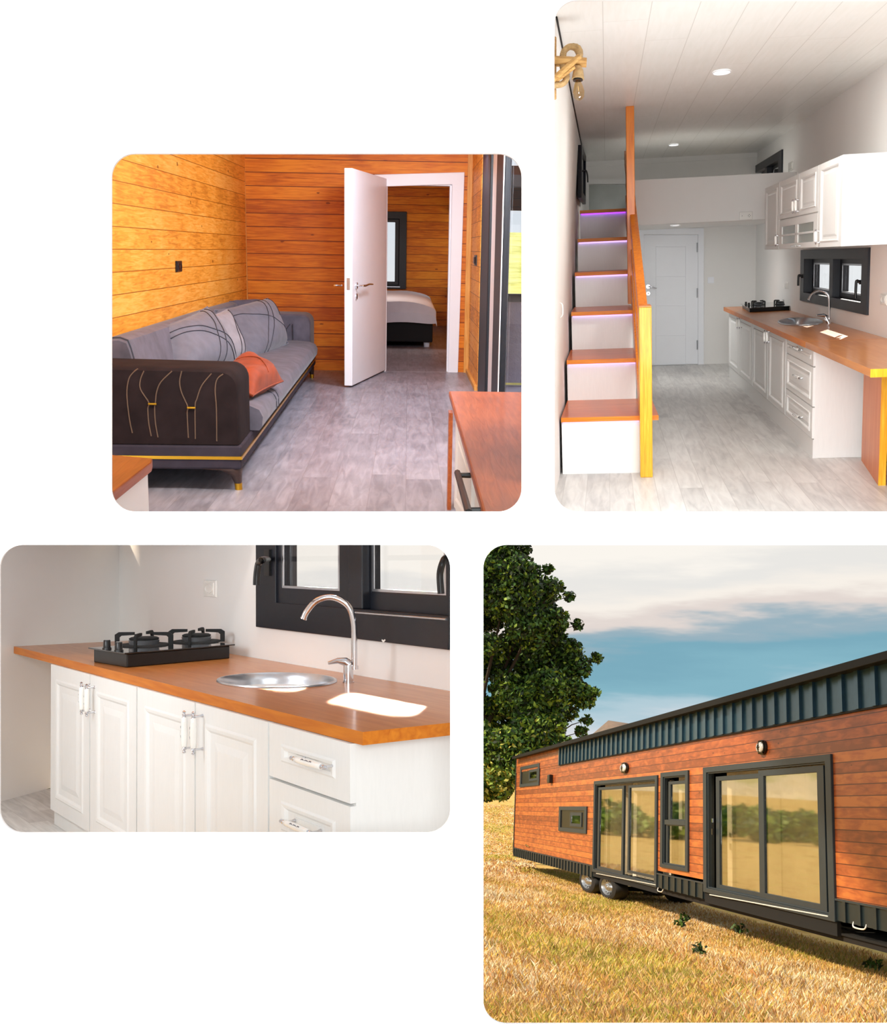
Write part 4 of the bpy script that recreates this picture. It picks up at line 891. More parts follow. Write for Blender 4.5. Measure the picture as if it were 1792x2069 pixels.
for a, b_, hp in ((yy[2], yy[3], 1544.5), (yy[1], yy[2], 1549.5)):
    dd = door_x(R, b2, 'door', BX+.012, a+.01, b_-.01, bz0, bz1, .012, .035, ky=2.6); bar_handle(R, dd, R.X(hp, 690, BX-.022), R.X(hp, 671, BX-.022), hn, .0075)
b3 = bcab(ye, yy[1], 'white base cabinet with three drawers at the near end')
z1_, z2_ = R.X(1614, 726, BX).z, R.X(1614, 803, BX).z
for (c0, c1), hy in (((z1_+.004, bz1), 706), ((z2_+.004, z1_-.004), 763), ((bz0, z2_-.004), 842)):
    dd = door_x(R, b3, 'drawer', BX+.012, ye+.005, yy[1]-.01, c0, c1, .012, .032, ky=2.2); bar_handle(R, dd, R.X(1604, hy-4, BX-.022), R.X(1614, hy+1, BX-.022), hn, .0075)

# worktops
wz = .668
so_ = ell(R, wz, 1617, 651, 45.5, 7.4)
def slab_with_hole(cor, z0, z1, hole, mat, edge):
    """convex flat worktop (corner list) with an elliptical cut-out"""
    m = MB(); n = len(hole); c = sum(hole, V())/n; cor = [V((p[0], p[1], z1)) for p in cor]; nc = len(cor); out = []; sd = []
    for p in hole:
        d_ = p-c; best = (1e9, 0)
        for i in range(nc):
            a, b_ = cor[i], cor[(i+1) % nc]; ex, ey = b_.x-a.x, b_.y-a.y; den = d_.x*ey-d_.y*ex
            if abs(den) < 1e-12: continue
            k = ((a.x-c.x)*ey-(a.y-c.y)*ex)/den
            if 0 < k < best[0]: best = (k, i)
        out.append(V((c.x+d_.x*best[0], c.y+d_.y*best[0], z1))); sd.append(best[1])
    m.add(out+[V((p.x, p.y, z1)) for p in hole], [(i, (i+1) % n, n+(i+1) % n, n+i) for i in range(n)], mat)
    for i in range(n):
        j = (i+1) % n; k = sd[i]
        if sd[i] != sd[j]:
            fan = [out[i]]
            step = 1 if (sd[j]-sd[i]) % nc <= nc/2 else -1; q = sd[i]
            while q != sd[j]:
                fan.append(cor[(q+1) % nc] if step > 0 else cor[q]); q = (q+step) % nc
            fan.append(out[j]); m.add(fan, [tuple(range(len(fan)))], mat)
    m.add([V((p.x, p.y, z1)) for p in hole]+[V((p.x, p.y, z0)) for p in hole], [(i, (i+1) % n, n+(i+1) % n, n+i) for i in range(n)], mat)
    dz = V((0, 0, z0-z1))
    for i in range(nc): a, b_ = cor[i], cor[(i+1) % nc]; m.add([a, b_, b_+dz, a+dz], [(0, 1, 2, 3)], edge)
    return m
WX = 1.125; ysm = 7.10
m = slab_with_hole([(WX, ysm), (XK-.002, ysm), (XK-.002, 12.0), (WX, 12.0)], wz-.036, wz, so_, 'counter_wood', 'counter_edge'); mesh(R, 'worktop', m, label='orange-brown wooden worktop holding hob and sink in the white room', cat='worktop', recalc=False)
tb_ = thing(R, 'breakfast_bar', (1.35, 6.2, 0), 'orange-brown bar top continuing the worktop, on one wooden side panel', 'table')
m = MB(); m.box(WX, XK-.002, 5.36, ysm-.006, wz-.036, wz, 'counter_wood'); mesh(R, 'bar_top', m, tb_, bevel=.003)
m = MB(); m.box(WX, XK-.002, 5.352, 5.36, wz-.036, wz, 'newel_pine'); mesh(R, 'front_edge', m, tb_, label='bar edge, its pale yellow standing for the light on it')  # yellow light on the end face put into its colour
lx = R.Z(1776, 981, 0)
m = MB(); a = R.Z(1774, 981, 0); b_ = R.Z(1740, 930, 0); m.poly([a, b_, b_+V((.035, 0, 0)), a+V((.035, 0, 0))], (0, 0, wz-.037), 'leg_panel_wood'); mesh(R, 'side_panel', m, tb_)
m = MB(); m.poly([a-EY*.004, a, a+V((.036, 0, 0)), a+V((.036, -.004, 0))], (0, 0, wz-.037), 'newel_pine'); mesh(R, 'panel_edge', m, tb_, label='pale yellow edge of the side panel')
m = MB(); m.box(XK-.05, XK-.003, 5.5, 6.9, 0.0, wz-.037, 'leg_panel_wood'); mesh(R, 'back_panel', m, tb_)
gas_hob(R, wz, (1496, 614.5), (1512, 623.5), (1602, 618.5), .035, 'black two-burner gas hob at the far end of the worktop', [(1532, 616, .075), (1578, 614.5, .075)], [(1507, 615.5), (1513, 617.5)], .0105, 1.6)
round_sink(R, wz, 1617, 651, 46, 7.6, .10, 'round steel sink set in the worktop of the white room')
faucet(R, wz, (1674.5, 654), [(1668, 640), (1675, 645), (1675.5, 610), (1671, 594), (1656, 587.5), (1641, 594), (1634, 605)], None, [(1670, 640), (1664, 637), (1650, 637)], .0085, 'chrome gooseneck faucet beside the sink in the white room')

# rustic rope lamp on the left wall
lampD = 5.0; LS = 5.0/6.3
def DP(px, py, k=0.0): return R.D(px, py, lampD+k)
t = thing(R, 'wall_lamp', DP(1130, 150, .1), 'rustic wall lamp of cane sticks, knotted rope and a clear bulb', 'lamp')
def stick(name, a, b_, r, k=0.0):
    m = MB(); m.tube([DP(*a, k), lerp(DP(*a, k), DP(*b_, k), .5)+EZ*.001, DP(*b_, k)], r*LS, 'cane', 9); mesh(R, name, m, t, smooth=40)
stick('cane_stick', (1112, 121), (1184.5, 125), .0215); stick('cane_stick', (1100, 129), (1184.5, 131), .014, .05); stick('cane_stick', (1117, 76), (1117, 200), .019, .03)
stick('cane_stick', (1112, 166), (1171, 114), .016, -.05); stick('cane_stick', (1112, 173), (1160, 135), .012, -.02)
m = MB(); rp = smooth_path([DP(1131, 160, .03), DP(1127, 175, .02)] and [DP(*p, -.02+.01*i) for i, p in enumerate(((1118, 172), (1135, 170), (1144, 158), (1138, 135), (1138, 108), (1146, 97), (1156, 94), (1166, 98), (1171, 110), (1168, 128)))], 8)
m.tube(rp, .0165*LS, 'rope', 9)
for ph in (0, 2.1, 4.2):
    n_ = len(rp); pts = []
    for i in range(n_*2-1):
        p = rp[i//2] if i % 2 == 0 else (rp[i//2]+rp[i//2+1])/2; a = ph+i*.75; pts.append(p+V((math.cos(a)*.012, -.012*math.sin(a), .008*math.sin(a+1)))*LS)
    m.tube(pts, .0085*LS, 'rope', 6)
mesh(R, 'rope', m, t, smooth=60)
m = MB(); hp = [DP(1167, 134), DP(1168, 142), DP(1168, 152), DP(1167.5, 160)]; m.tube(hp, [.013, .021, .024, .026], 'rope', 14); mesh(R, 'lamp_socket', m, t, smooth=50, label='rope-wrapped lamp socket')
m = MB(); m.tube([DP(1167.5, 159), DP(1167.5, 163)], .021, 'black_plastic', 12); mesh(R, 'socket_ring', m, t, smooth=40)
m = MB(); m.tube([DP(1167.5, 163), DP(1168, 170), DP(1169, 185), DP(1170, 196), DP(1170.5, 201), DP(1170.7, 203)], [.010, .016, .024, .021, .011, .002], 'bulb_glass', 16); mesh(R, 'bulb', m, t, smooth=60, label='clear glass bulb')

# ================================================================== KITCHEN COUNTER (lower left opening)
R = CTR
ZW = 1.08; CX0 = 2.262; YC = 8.05
bk_ = [R.Z(475, 1322, ZW), R.Z(908, 1396, ZW)]; XWc = (bk_[0].x+bk_[1].x)/2
m = MB(); m.box(1.3, 2.6, 7.0, YC+.9, -.05, 0, 'floor_pale'); struct(R, 'floor', m, base=(0, 0, 0), label='floor corner beside the cabinets')
wz0 = R.X(700, 1287, XWc).z; wy0_, wy1_ = R.X(915, 1200, XWc).y, R.X(525, 1200, XWc).y; wz1_ = 1.90
m = MB(); yne = R.X(917, 1396, XWc).y; ZTP = 1.905; yfar = R.X(233, 1250, XWc).y+.1
m.box(XWc, XWc+.12, yne, wy0_, 0, ZTP, 'wall_white'); m.box(XWc, XWc+.12, wy1_, yfar, 0, 1.98, 'wall_white'); m.box(XWc, XWc+.12, wy0_, wy1_, 0, wz0, 'wall_white')
struct(R, 'wall_right', m, base=(0, 0, 0), label='white wall behind the counter')
q0 = R.Z(102, 1638, 0); q1 = R.Z(5, 1653, 0); YL_ = q0.y
m = MB(); a = V((XWc+.1, R.X(235, 1250, XWc).y, 0)); b_ = V((1.3, q1.y-.02, 0)); m.poly([a, b_, b_+V((0, .1, 0)), a+V((0, .1, 0))], (0, 0, 2.0), 'wall_white'); struct(R, 'wall_left', m, base=(0, 0, 0), label='white wall at the left end of the counter')
yback = a.y
lo_ = lambda x, a=a.copy(), b_=b_.copy(): lerp(a, b_, (x-a.x)/(b_.x-a.x)).y
# window
w = thing(R, 'window_1', (XWc, (wy0_+wy1_)/2, wz0), 'large navy framed window above the counter', 'window', kind='structure')
X0 = XWc-.03; gp = lambda x, y, c=X0: R.X(x, y, c)
yi0, yi1 = gp(907, 1200).y, gp(556, 1200).y; zi0 = gp(700, 1229).z
m = MB(); m.frame(rect_x(wy0_, wy1_, wz0, wz1_, X0), rect_x(yi0, yi1, zi0, wz1_-.03, X0), (.15, 0, 0), 'frame_navy'); mesh(R, 'window_frame', m, w, bevel=.008)
def sash(px0, px1, pyb, c, nm, fy, fzl):
    y0, y1 = gp(px1, pyb, c).y, gp(px0, pyb, c).y; zb = gp((px0+px1)/2, pyb, c).z; m = MB()
    m.frame(rect_x(y0-fy[0], y1+fy[1], zb-fzl, wz1_-.01, c), rect_x(y0, y1, zb, wz1_-.06, c), (.06, 0, 0), 'frame_navy'); s_ = mesh(R, 'sash', m, w, bevel=.006)
    m = MB(); m.box(c+.03, c+.035, y0, y1, zb, wz1_-.06, 'window_glass'); mesh(R, 'pane', m, s_)
    m = MB(); m.frame(rect_x(y0, y1, zb, wz1_-.06, c+.005), rect_x(y0+.02, y1-.02, zb+.014, wz1_-.07, c+.005), (.006, 0, 0), 'steel'); mesh(R, 'pane_gasket', m, s_); return s_
s1 = sash(568, 685, 1191, XWc-.015, 'a', (.17, .12), .11); s2 = sash(750, 900, 1199, XWc+.03, 'b', (.14, .05), .11)
m = MB(); a1_, a2_ = gp(700, 1150, XWc-.03).y, gp(728, 1150, XWc-.03).y; m.box(XWc-.02, XWc+.07, min(a1_, a2_), max(a1_, a2_), zi0, wz1_-.03, 'frame_navy'); mesh(R, 'mullion', m, w, bevel=.006)
m = MB(); m.tube([gp(718, 1237.5, X0-.004), gp(901, 1251.5, X0-.004)], .006, 'steel', 6); mesh(R, 'sill_highlight', m, w, label='bright strip standing for the highlight along the sill')  # thin bright tube stands in for the highlight along the sill
hp = gp(543, 1130, X0); m = MB(); m.box(hp.x-.016, hp.x, hp.y-.035, hp.y+.035, hp.z-.10, hp.z+.06, 'black_plastic'); m.tube(smooth_path([hp, R.D(532, 1131, 5.35), R.D(523, 1138, 5.3), R.D(519, 1160, 5.3), R.D(518, 1182, 5.3)], 5), .016, 'black_plastic', 8); mesh(R, 'window_handle', m, w, smooth=50)
m = MB(); m.tube(smooth_path([gp(901, 1127, XWc-.02), gp(895, 1135, XWc-.1), gp(889, 1160, XWc-.11), gp(891, 1200, XWc-.11)], 5), .017, 'black_plastic', 8); mesh(R, 'window_handle', m, w, smooth=50)
m = MB(); hq = [(772, 1291.5), (775, 1293.5), (778, 1291.5), (779, 1294), (775, 1298.5), (771.5, 1294)]; m.poly([gp(x, y, X0-.001) for x, y in hq], (-.002, 0, 0), 'porcelain'); mesh(R, 'heart_mark', m, w, label='tiny white heart sticker')
c = R.X(427.5, 1189, XWc)-EX*.002
wall_plate(R, 'wall_outlet', c, EY, EZ, -EX, (R.X(415, 1189, XWc)-R.X(440, 1189, XWc)).length, .112, 'porcelain', 'white wall outlet between the hob and the navy window')
m = MB(); pa_, pb_ = R.D(-640, 1300, 4.35), R.D(-640, 1300, 9.2); pa_.z = pb_.z = 0; m.poly([pa_, pb_, pb_+V((-.08, .05, 0)), pa_+V((-.08, .05, 0))], (0, 0, 9.5), 'wall_white'); struct(R, 'sun_block_wall', m)  # unseen wall added only to keep the sun off the counter set
# cabinets
cz1 = ZW-.052; FX = CX0; cy = lambda px, py=1550: R.X(px, py, FX).y
yE = 3.93; cb = [cy(743), cy(543.6), cy(395), cy(277), cy(182), cy(102)]
cb[0] = yE; hn2 = V((.05, 0, 0))
def ccab(y0, y1, label):
    t = thing(R, 'base_cabinet', ((FX+XWc)/2, (y0+y1)/2, 0), label, 'cabinet'); m = MB(); xr0 = min(XWc-.003, R.Y(955, 1500, y0).x); xr1 = min(XWc-.003, R.Y(955, 1500, y1).x); m.poly([V((FX+.025, y0+.002, 0)), V((xr0, y0+.002, 0)), V((xr1, y1-.002, 0)), V((FX+.025, y1-.002, 0))], (0, 0, cz1), 'paint_cabinet'); mesh(R, 'cabinet_body', m, t); return t
zc0 = .10
c3 = ccab(yE, cb[1], 'white drawer cabinet under the near corner of the wooden counter')
zA = R.X(640, 1603, FX).z
for c0, c1, h4 in ((zA+.006, cz1, ((597, 1534), (649, 1549))), (.52, zA-.006, None), (zc0, .51, None)):
    dd = door_x(R, c3, 'drawer', FX+.025, yE, cb[1]-.006, c0, c1, .027, .075, e=.007, ky=1.5)
    if h4: bar_handle(R, dd, R.X(*h4[0], FX-.05), R.X(*h4[1], FX-.05), hn2, .011)
    else: bar_handle(R, dd, V((FX-.05, (yE+cb[1])/2+.1, (c0+c1)/2)), V((FX-.05, (yE+cb[1])/2-.1, (c0+c1)/2)), hn2, .011)
c2 = ccab(cb[1], cb[3], 'white two-door cabinet under the round sink, between drawers and hob cabinet')
for a, b_, hx_, hy_ in ((cb[2], cb[3], 372, (1449, 1509)), (cb[1], cb[2], 390.5, (1451, 1512))):
    dd = door_x(R, c2, 'door', FX+.025, a+.008, b_-.008, zc0, cz1, .027, .085, e=.007, ky=1.3); bar_handle(R, dd, R.X(hx_, hy_[1], FX-.05), R.X(hx_, hy_[0], FX-.05), hn2, .0125)
c1_ = ccab(cb[3], cb[5], 'white two-door cabinet under the hob at the left end of the counter')
for a, b_, hx_, hy_ in ((cb[4], cb[5], 164.5, (1388, 1434)), (cb[3], cb[4], 175, (1392, 1438))):
    dd = door_x(R, c1_, 'door', FX+.025, a+.008, b_-.008, zc0, cz1, .027, .085, e=.007, ky=1.3); bar_handle(R, dd, R.X(hx_, hy_[1], FX-.05), R.X(hx_, hy_[0], FX-.05), hn2, .0125)
sh_ = ell(R, ZW, 559, 1376, 121, 14.6)
W0 = R.Z(733, 1479, ZW)
ye_ = min(lo_(W0.x), lo_(XWc))-.01; xe_ = R.Y(950, 1450, W0.y).x; ywn = R.X(925, 1396, XWc).y
m = slab_with_hole([(W0.x, W0.y), (xe_, W0.y), (XWc-.004, ywn), (XWc-.004, ye_), (W0.x, ye_)], ZW-.05, ZW, sh_, 'counter_wood', 'counter_edge'); mesh(R, 'worktop', m, label='long orange-brown wooden counter with sunlit patch', cat='worktop', recalc=False)
round_sink(R, ZW, 559, 1376, 122.5, 15, .17, 'round brushed steel sink in the sunlit wooden counter')
gas_hob(R, ZW, (178, 1311), (252, 1322), (475, 1304), .082, 'black two-burner gas hob on the counter below the white corner', [(291, 1303.5, .17), (397, 1296.5, .17)], [(216, 1311.5), (240, 1316)], .022, 1.0)
faucet(R, ZW, (704, 1380), [(704, 1343), (716, 1352), (715.5, 1300), (714.5, 1258), (703, 1224), (672, 1207), (641, 1213), (621, 1234), (613.5, 1250)], None, [(706, 1343), (698, 1337), (682, 1335), (663, 1340)], .0155, 'tall chrome gooseneck faucet behind the round steel sink')

# ================================================================== FIELD WITH THE HOUSE ON WHEELS (lower right opening)
R = YARD
XF = 8.86; FX_ = lambda px, py, x=XF: R.X(px, py, x); fy = lambda px, py=1650, x=XF: R.X(px, py, x).y
def col_obj(name, verts, faces_n, mats, matidx, base=(0, 0, 0), room=None, parent=None, smooth=False, **tg):
    """fast mesh from numpy arrays; faces all of the same size"""
    room = room or R; b = BASE[parent.name] if parent is not None else V(base); verts = np.asarray(verts, dtype=np.float64)-np.array(b); k = faces_n; nf = len(verts)//k
    me = bpy.data.meshes.new(name); me.vertices.add(len(verts)); me.vertices.foreach_set('co', verts.ravel())
    me.loops.add(nf*k); me.loops.foreach_set('vertex_index', np.arange(nf*k, dtype=np.int32)); me.polygons.add(nf)
    me.polygons.foreach_set('loop_start', np.arange(0, nf*k, k, dtype=np.int32)); me.polygons.foreach_set('loop_total', np.full(nf, k, dtype=np.int32))
    for m_ in mats: me.materials.append(MATS[m_])
    me.polygons.foreach_set('material_index', np.asarray(matidx, dtype=np.int32)); me.update(calc_edges=True); me.validate()
    o = bpy.data.objects.new(name, me); COL.objects.link(o); BASE[o.name] = b
    if parent is not None: o.parent = parent
    else: o.matrix_world = room.M @ Matrix.Translation(b)
    tagit(o, **tg); return o

# ground and hills
def ground_z(x, y):
    x = np.asarray(x, float); y = np.asarray(y, float); d = np.hypot(x*.6, y)
    t = np.clip((d-85)/150, 0, 1); t = t*t*(3-2*t)
    return t*8.0+np.clip((d-60)/60, 0, 1)*.5*np.sin(x*.05+1)*np.cos(y*.04)
def grid_obj(name, xs, ys, zf, mat, **k):
    X_, Y_ = np.meshgrid(xs, ys); Z_ = zf(X_, Y_); nx = len(xs); vs = np.stack([X_.ravel(), Y_.ravel(), Z_.ravel()], 1)
    me = bpy.data.meshes.new(name); fs = [(j*nx+i, j*nx+i+1, (j+1)*nx+i+1, (j+1)*nx+i) for j in range(len(ys)-1) for i in range(nx-1)]
    me.from_pydata(vs.tolist(), [], fs); me.materials.append(MATS[mat]); me.polygons.foreach_set('use_smooth', [True]*len(fs)); me.update()
    o = bpy.data.objects.new(name, me); COL.objects.link(o); o.matrix_world = R.M.copy(); tagit(o, kind='structure', **k); return o
xs = np.concatenate([np.linspace(-260, -20, 25), np.linspace(-15, 40, 45), np.linspace(45, 200, 16)]); ysg = np.concatenate([np.linspace(9.5, 80, 60), np.linspace(84, 240, 30)])
grid_obj('ground', xs, ysg, ground_z, 'field', label='dry golden grass field')
def ang_hill(name, r0, r1, prof, mat, back=1.25, label=None):
    """a ridge seen all round: prof(angle) = height of its crest"""
    vs = []; fs = []; A_ = np.radians(np.linspace(-88, 60, 220)); K = 9
    for a in A_:
        h = prof(a)
        for k in range(K):
            t = k/(K-1); r = r0+(r1-r0)*t; rise = h*math.sin(min(1, t*1.25)*math.pi/2)**1.3*(1 if t < .8 else 1-.3*(t-.8)/.2)
            vs.append((r*math.sin(a), r*math.cos(a), rise+(0 if k else -2)+.05*h*noise.noise(V((a*30, t*5, 1)))*(k > 0)))
    n = len(A_)
    for i in range(n-1):
        for k in range(K-1): fs.append((i*K+k, (i+1)*K+k, (i+1)*K+k+1, i*K+k+1))
    me = bpy.data.meshes.new(name); me.from_pydata(vs, [], fs); me.materials.append(MATS[mat]); me.polygons.foreach_set('use_smooth', [True]*len(fs)); me.update()
    o = bpy.data.objects.new(name, me); COL.objects.link(o); o.matrix_world = R.M.copy(); tagit(o, kind='structure', label=label)
def pa(px): return math.atan((px-675)/2400)
near = [(-1.55, .10), (-.5, .085), (pa(300), .075), (pa(700), .02), (pa(800), .018), (pa(976), .020), (pa(1040), .022), (pa(1130), .05), (pa(1180), .055), (pa(1250), .05), (pa(1400), .04), (1.1, .03)]
far = [(-1.55, .04), (pa(700), .03), (pa(960), .032), (pa(1100), .045), (pa(1140), .055), (pa(1175), .064), (pa(1194), .070), (pa(1204), .0775), (pa(1290), .0785), (pa(1330), .062), (1.1, .05)]
def pf(tab, r, am=.002): return lambda a: max(.5, r*(float(np.interp(a, [t[0] for t in tab], [t[1] for t in tab]))+am*noise.noise(V((a*25, r, 0))))+R.e)
ang_hill('hill_near', 225, 340, pf(near, 300), 'hill_straw', label='straw-coloured hillside behind the field')
ang_hill('hill_far', 700, 1000, pf(far, 930, .0015), 'hill_far', label='hazy flat-topped hill on the horizon')

# grass
def blades(n, ylo, yhi, xlo, xhi, h, w, name, bias=1.6):
    y = ylo+(yhi-ylo)*rng.random(n)**bias; x0 = xlo(y); x1 = xhi(y); x = x0+(x1-x0)*rng.random(n)
    cl = np.array([noise.noise(V((a*1.1, b*.45, 3))) for a, b in zip(x, y)])
    hh = h*(.5+.8*rng.random(n))*(1+.7*cl)*np.where((x > 7.8) & (y > 17), .45, 1.0); a = rng.random(n)*np.pi; ww = w*(.6+.8*rng.random(n))*np.clip(y/16, .8, 3)
    lean = rng.normal(0, .35, (n, 2))*hh[:, None]; z = ground_z(x, y)
    b0 = np.stack([x-np.cos(a)*ww/2, y-np.sin(a)*ww/2, z-.01], 1); b1 = np.stack([x+np.cos(a)*ww/2, y+np.sin(a)*ww/2, z-.01], 1)
    m0 = np.stack([x+lean[:, 0]*.4+np.cos(a)*ww*.3, y+lean[:, 1]*.4+np.sin(a)*ww*.3, z+hh*.6], 1)
    tp = np.stack([x+lean[:, 0], y+lean[:, 1], z+hh], 1)
    vs = np.stack([b0, b1, m0, tp], 1).reshape(-1, 3)
    g = np.array([noise.noise(V((p*.35, q*.12, 9))) for p, q in zip(x, y)]); r = rng.random(n)+g*.9
    mi = np.select([r < .10, r < .42, r < .66, r < .86], [3, 0, 1, 2], 4)
    return col_obj(name, vs, 4, ['straw', 'gold_grass', 'rust_grass', 'olive_grass', 'pale_grass'], mi, label='long dry golden grass in front of the house on wheels', cat='grass', kind='stuff')
xl = lambda y: (800-675)/2400*y-.6
blades(230000, 11.5, 60, xl, lambda y: np.minimum((1830-675)/2400*y, 11.5), .15, .0095, 'grass', 1.5)
blades(45000, 50, 150, lambda y: (760-675)/2400*y, lambda y: (1075-675)/2400*y, .22, .05, 'grass', 1.0)['label'] = 'sunlit golden grass behind the left end of the house'
# green weeds
wd = None
for i, (px, py) in enumerate(((1385, 1870), (1375, 1880), (1492, 1893), (1765, 1968), (1410, 1938))):
    p = R.Z(px, py, 0); n = 50; c = rng.normal(0, .055, (n, 3))*np.array([1, 2, .8]); c[:, 2] = abs(c[:, 2])*1.5+.12
    u = rng.normal(0, 1, (n, 3)); u /= np.linalg.norm(u, axis=1)[:, None]; v_ = rng.normal(0, 1, (n, 3)); v_ -= u*(u*v_).sum(1)[:, None]; v_ /= np.linalg.norm(v_, axis=1)[:, None]
    s_ = .065; ce = c+np.array(p); vs = np.stack([ce-u*s_, ce+v_*s_*.5, ce+u*s_, ce-v_*s_*.5], 1).reshape(-1, 3)
    lab = ['small green weed below the house, upper of a close pair', 'small green weed below the house, lower of a close pair', 'green weed in the grass below the wide glass door', 'green weed in the grass near the right edge', 'small dark green weed lowest in the middle of the field'][i]
    col_obj('weed', vs, 4, ['leaf_mid', 'leaf_dark'], rng.integers(0, 2, n), base=tuple(p), label=lab, cat='plant')

# trees and bushes
def leaves(blobs, n, size, squash=1.0):
    out = []; w = np.array([b[3]**2 for b in blobs]); w /= w.sum(); idx = rng.choice(len(blobs), n, p=w)
    B = np.array([b[:4] for b in blobs])[idx]; d = rng.normal(0, 1, (n, 3)); d /= np.linalg.norm(d, axis=1)[:, None]; r = B[:, 3]*(rng.random(n)**.45)
    c = B[:, :3]+d*r[:, None]*np.array([1, 1, .85]); u = rng.normal(0, 1, (n, 3)); u /= np.linalg.norm(u, axis=1)[:, None]
    v_ = rng.normal(0, 1, (n, 3)); v_ -= u*(u*v_).sum(1)[:, None]; v_ /= np.linalg.norm(v_, axis=1)[:, None]
    s = size*(.6+.8*rng.random(n))[:, None]; return np.stack([c-u*s, c+v_*s*.55, c+u*s, c-v_*s*.55], 1).reshape(-1, 3), c
TD = 66.0
def TP(px, py, dy=0): return R.Y(px, py, TD+dy)
tr = thing(R, 'tree', (TP(1020, 1700).x, TD, 0), 'large leafy green tree behind the left end of the house', 'tree')
bx = TP(940, 1700).x; m = MB(); tk = smooth_path([V((bx, TD, -.2)), V((bx-.2, TD, 3)), V((bx+.1, TD, 6.5)), V((bx-.3, TD, 10.5)), V((bx-.1, TD, 14.5))], 4); m.tube(tk, list(np.linspace(.42, .08, len(tk))), 'bark', 10); mesh(R, 'trunk', m, tr, smooth=60)
bl = []
outline = [(1148, 1130), (1090, 1150), (1080, 1108), (1040, 1100), (1000, 1110), (1118, 1210), (1150, 1262), (1165, 1300), (1172, 1340), (1178, 1385), (1170, 1430), (1150, 1465), (1120, 1500), (1085, 1520), (1060, 1545), (1030, 1570), (1000, 1590)]
def outl(py): return float(np.interp(py, [1100, 1130, 1160, 1200, 1260, 1320, 1380, 1440, 1480, 1520, 1560, 1600], [1050, 1062, 1095, 1122, 1150, 1172, 1182, 1176, 1150, 1112, 1050, 1010]))
for py in range(1085, 1600, 24):
    xr_ = outl(py); px = xr_-20
    while px > 935:
        jx, jy = rng.normal(0, 12, 2); dy = rng.uniform(-3.2, 3.2); rr = rng.uniform(.8, 1.45) if px < xr_-50 else rng.uniform(.5, .95)
        if not (px < xr_-60 and rng.random() < .12): p = TP(px+jx, py+jy, dy); bl.append((p.x, p.y, p.z, rr))
        px -= 34 if px > xr_-80 else 46
for px, py in ((985, 1575), (1005, 1582), (1025, 1570), (1042, 1552), (990, 1598), (1012, 1600), (970, 1590), (960, 1610), (1060, 1535), (1085, 1522)):
    p = TP(px, py, rng.uniform(-1, 1)); bl.append((p.x, p.y, p.z, .62))
for i, (px, py) in enumerate(((1062, 1112), (1108, 1150), (1150, 1205), (1168, 1262), (1205, 1330), (1200, 1400), (1190, 1420), (1185, 1455), (1175, 1478), (1110, 1535), (1020, 1600), (985, 1608))):
    p = TP(px, py, rng.uniform(-1, 1)); bl.append((p.x, p.y, p.z, .38)); m = MB(); q = TP(px-60, py+30); m.tube([q, lerp(q, p, .5)+V((0, 0, .15)), p], [.05, .03, .012], 'bark', 5); mesh(R, 'branch', m, tr)
for i in range(9):
    a = tk[4+i]; b_ = bl[int(rng.integers(0, len(bl)))]; m = MB(); e = V(b_[:3]); m.tube([a, lerp(a, e, .5)+V((0, 0, .4)), e], [.16, .09, .03], 'bark', 6); mesh(R, 'branch', m, tr)
vs, c = leaves(bl, 90000, .14)
low_lit = np.clip((12-c[:, 2])/9, 0, 1)*.3+rng.random(len(c)); mi = np.select([low_lit < .42, low_lit < .86, low_lit < 1.12], [0, 1, 2], 3)  # lower leaves coloured paler: light on the low crown put into colour
col_obj('foliage', vs, 4, ['leaf_dark', 'leaf_mid', 'leaf_light', 'leaf_yellow'], mi, parent=tr)
# a hedge row across the field to the left, met again in the house's glass
hb = []
for i in range(130):
    a = rng.uniform(-55, -10); yy_ = rng.uniform(95, 215); yy_ = 118+.25*(yy_-95); hb.append((17.7-(.12+.4*rng.random())*yy_, yy_, 1.0, rng.uniform(1.0, 2.0)))
vs, c = leaves(hb, 12000, .5); vs[:, 2] += np.repeat(ground_z(c[:, 0], c[:, 1]), 4); col_obj('hedge', vs, 4, ['leaf_mid', 'leaf_light'], rng.integers(0, 2, 12000), label='row of green bushes across the field, mirrored in the glass doors', cat='bush', kind='stuff')
# brushwood heap at the left
tw = MB()
for i in range(120):
    p = R.Z(rng.uniform(965, 1050), rng.uniform(1676, 1704), 0); d_ = V((rng.normal(0, .8), rng.normal(0, 2.0), rng.uniform(.0, .5))); tw.tube([p, p+d_], [.035, .012], 'bark', 4)
mesh(R, 'brushwood', tw, label='dark heap of dead twigs in the grass at the far left', cat='brushwood', kind='stuff')

# the house ---------------------------------------------------------
HY0, HY1 = 17.0, fy(1040); zt = FX_(1600, 1459).z; HZ = R.X(1500, 1398, XF-.32).z
house = thing(R, 'tiny_house', (XF+1.3, 39, 0), 'long wood-clad house on wheels with charcoal glass doors and dark metal roof edge', 'house')
HP = lambda name, m, parent=house, **k: mesh(R, name, m, parent, **k)
zb1 = FX_(1120, 1731).z; zb3 = FX_(1740, 1824).z; zb2 = FX_(1400, 1773).z
O1 = (fy(1330), fy(1201)); O2 = (fy(1393), fy(1337)); O3 = (fy(1686), fy(1424))
def op_z(px0, px1, pt, pb): return FX_((px0+px1)/2, pb).z, FX_((px0+px1)/2, pt).z
Z1 = op_z(1201, 1330, 1572.5, 1778); Z2 = op_z(1337, 1393, 1559, 1757); Z3 = op_z(1424, 1686, 1537, 1832)
m = MB(); bk2 = XF+.10
ins = .10
def clad(y0, y1, z0, z1): m.box(XF, bk2, y0, y1, z0, z1, 'cladding')
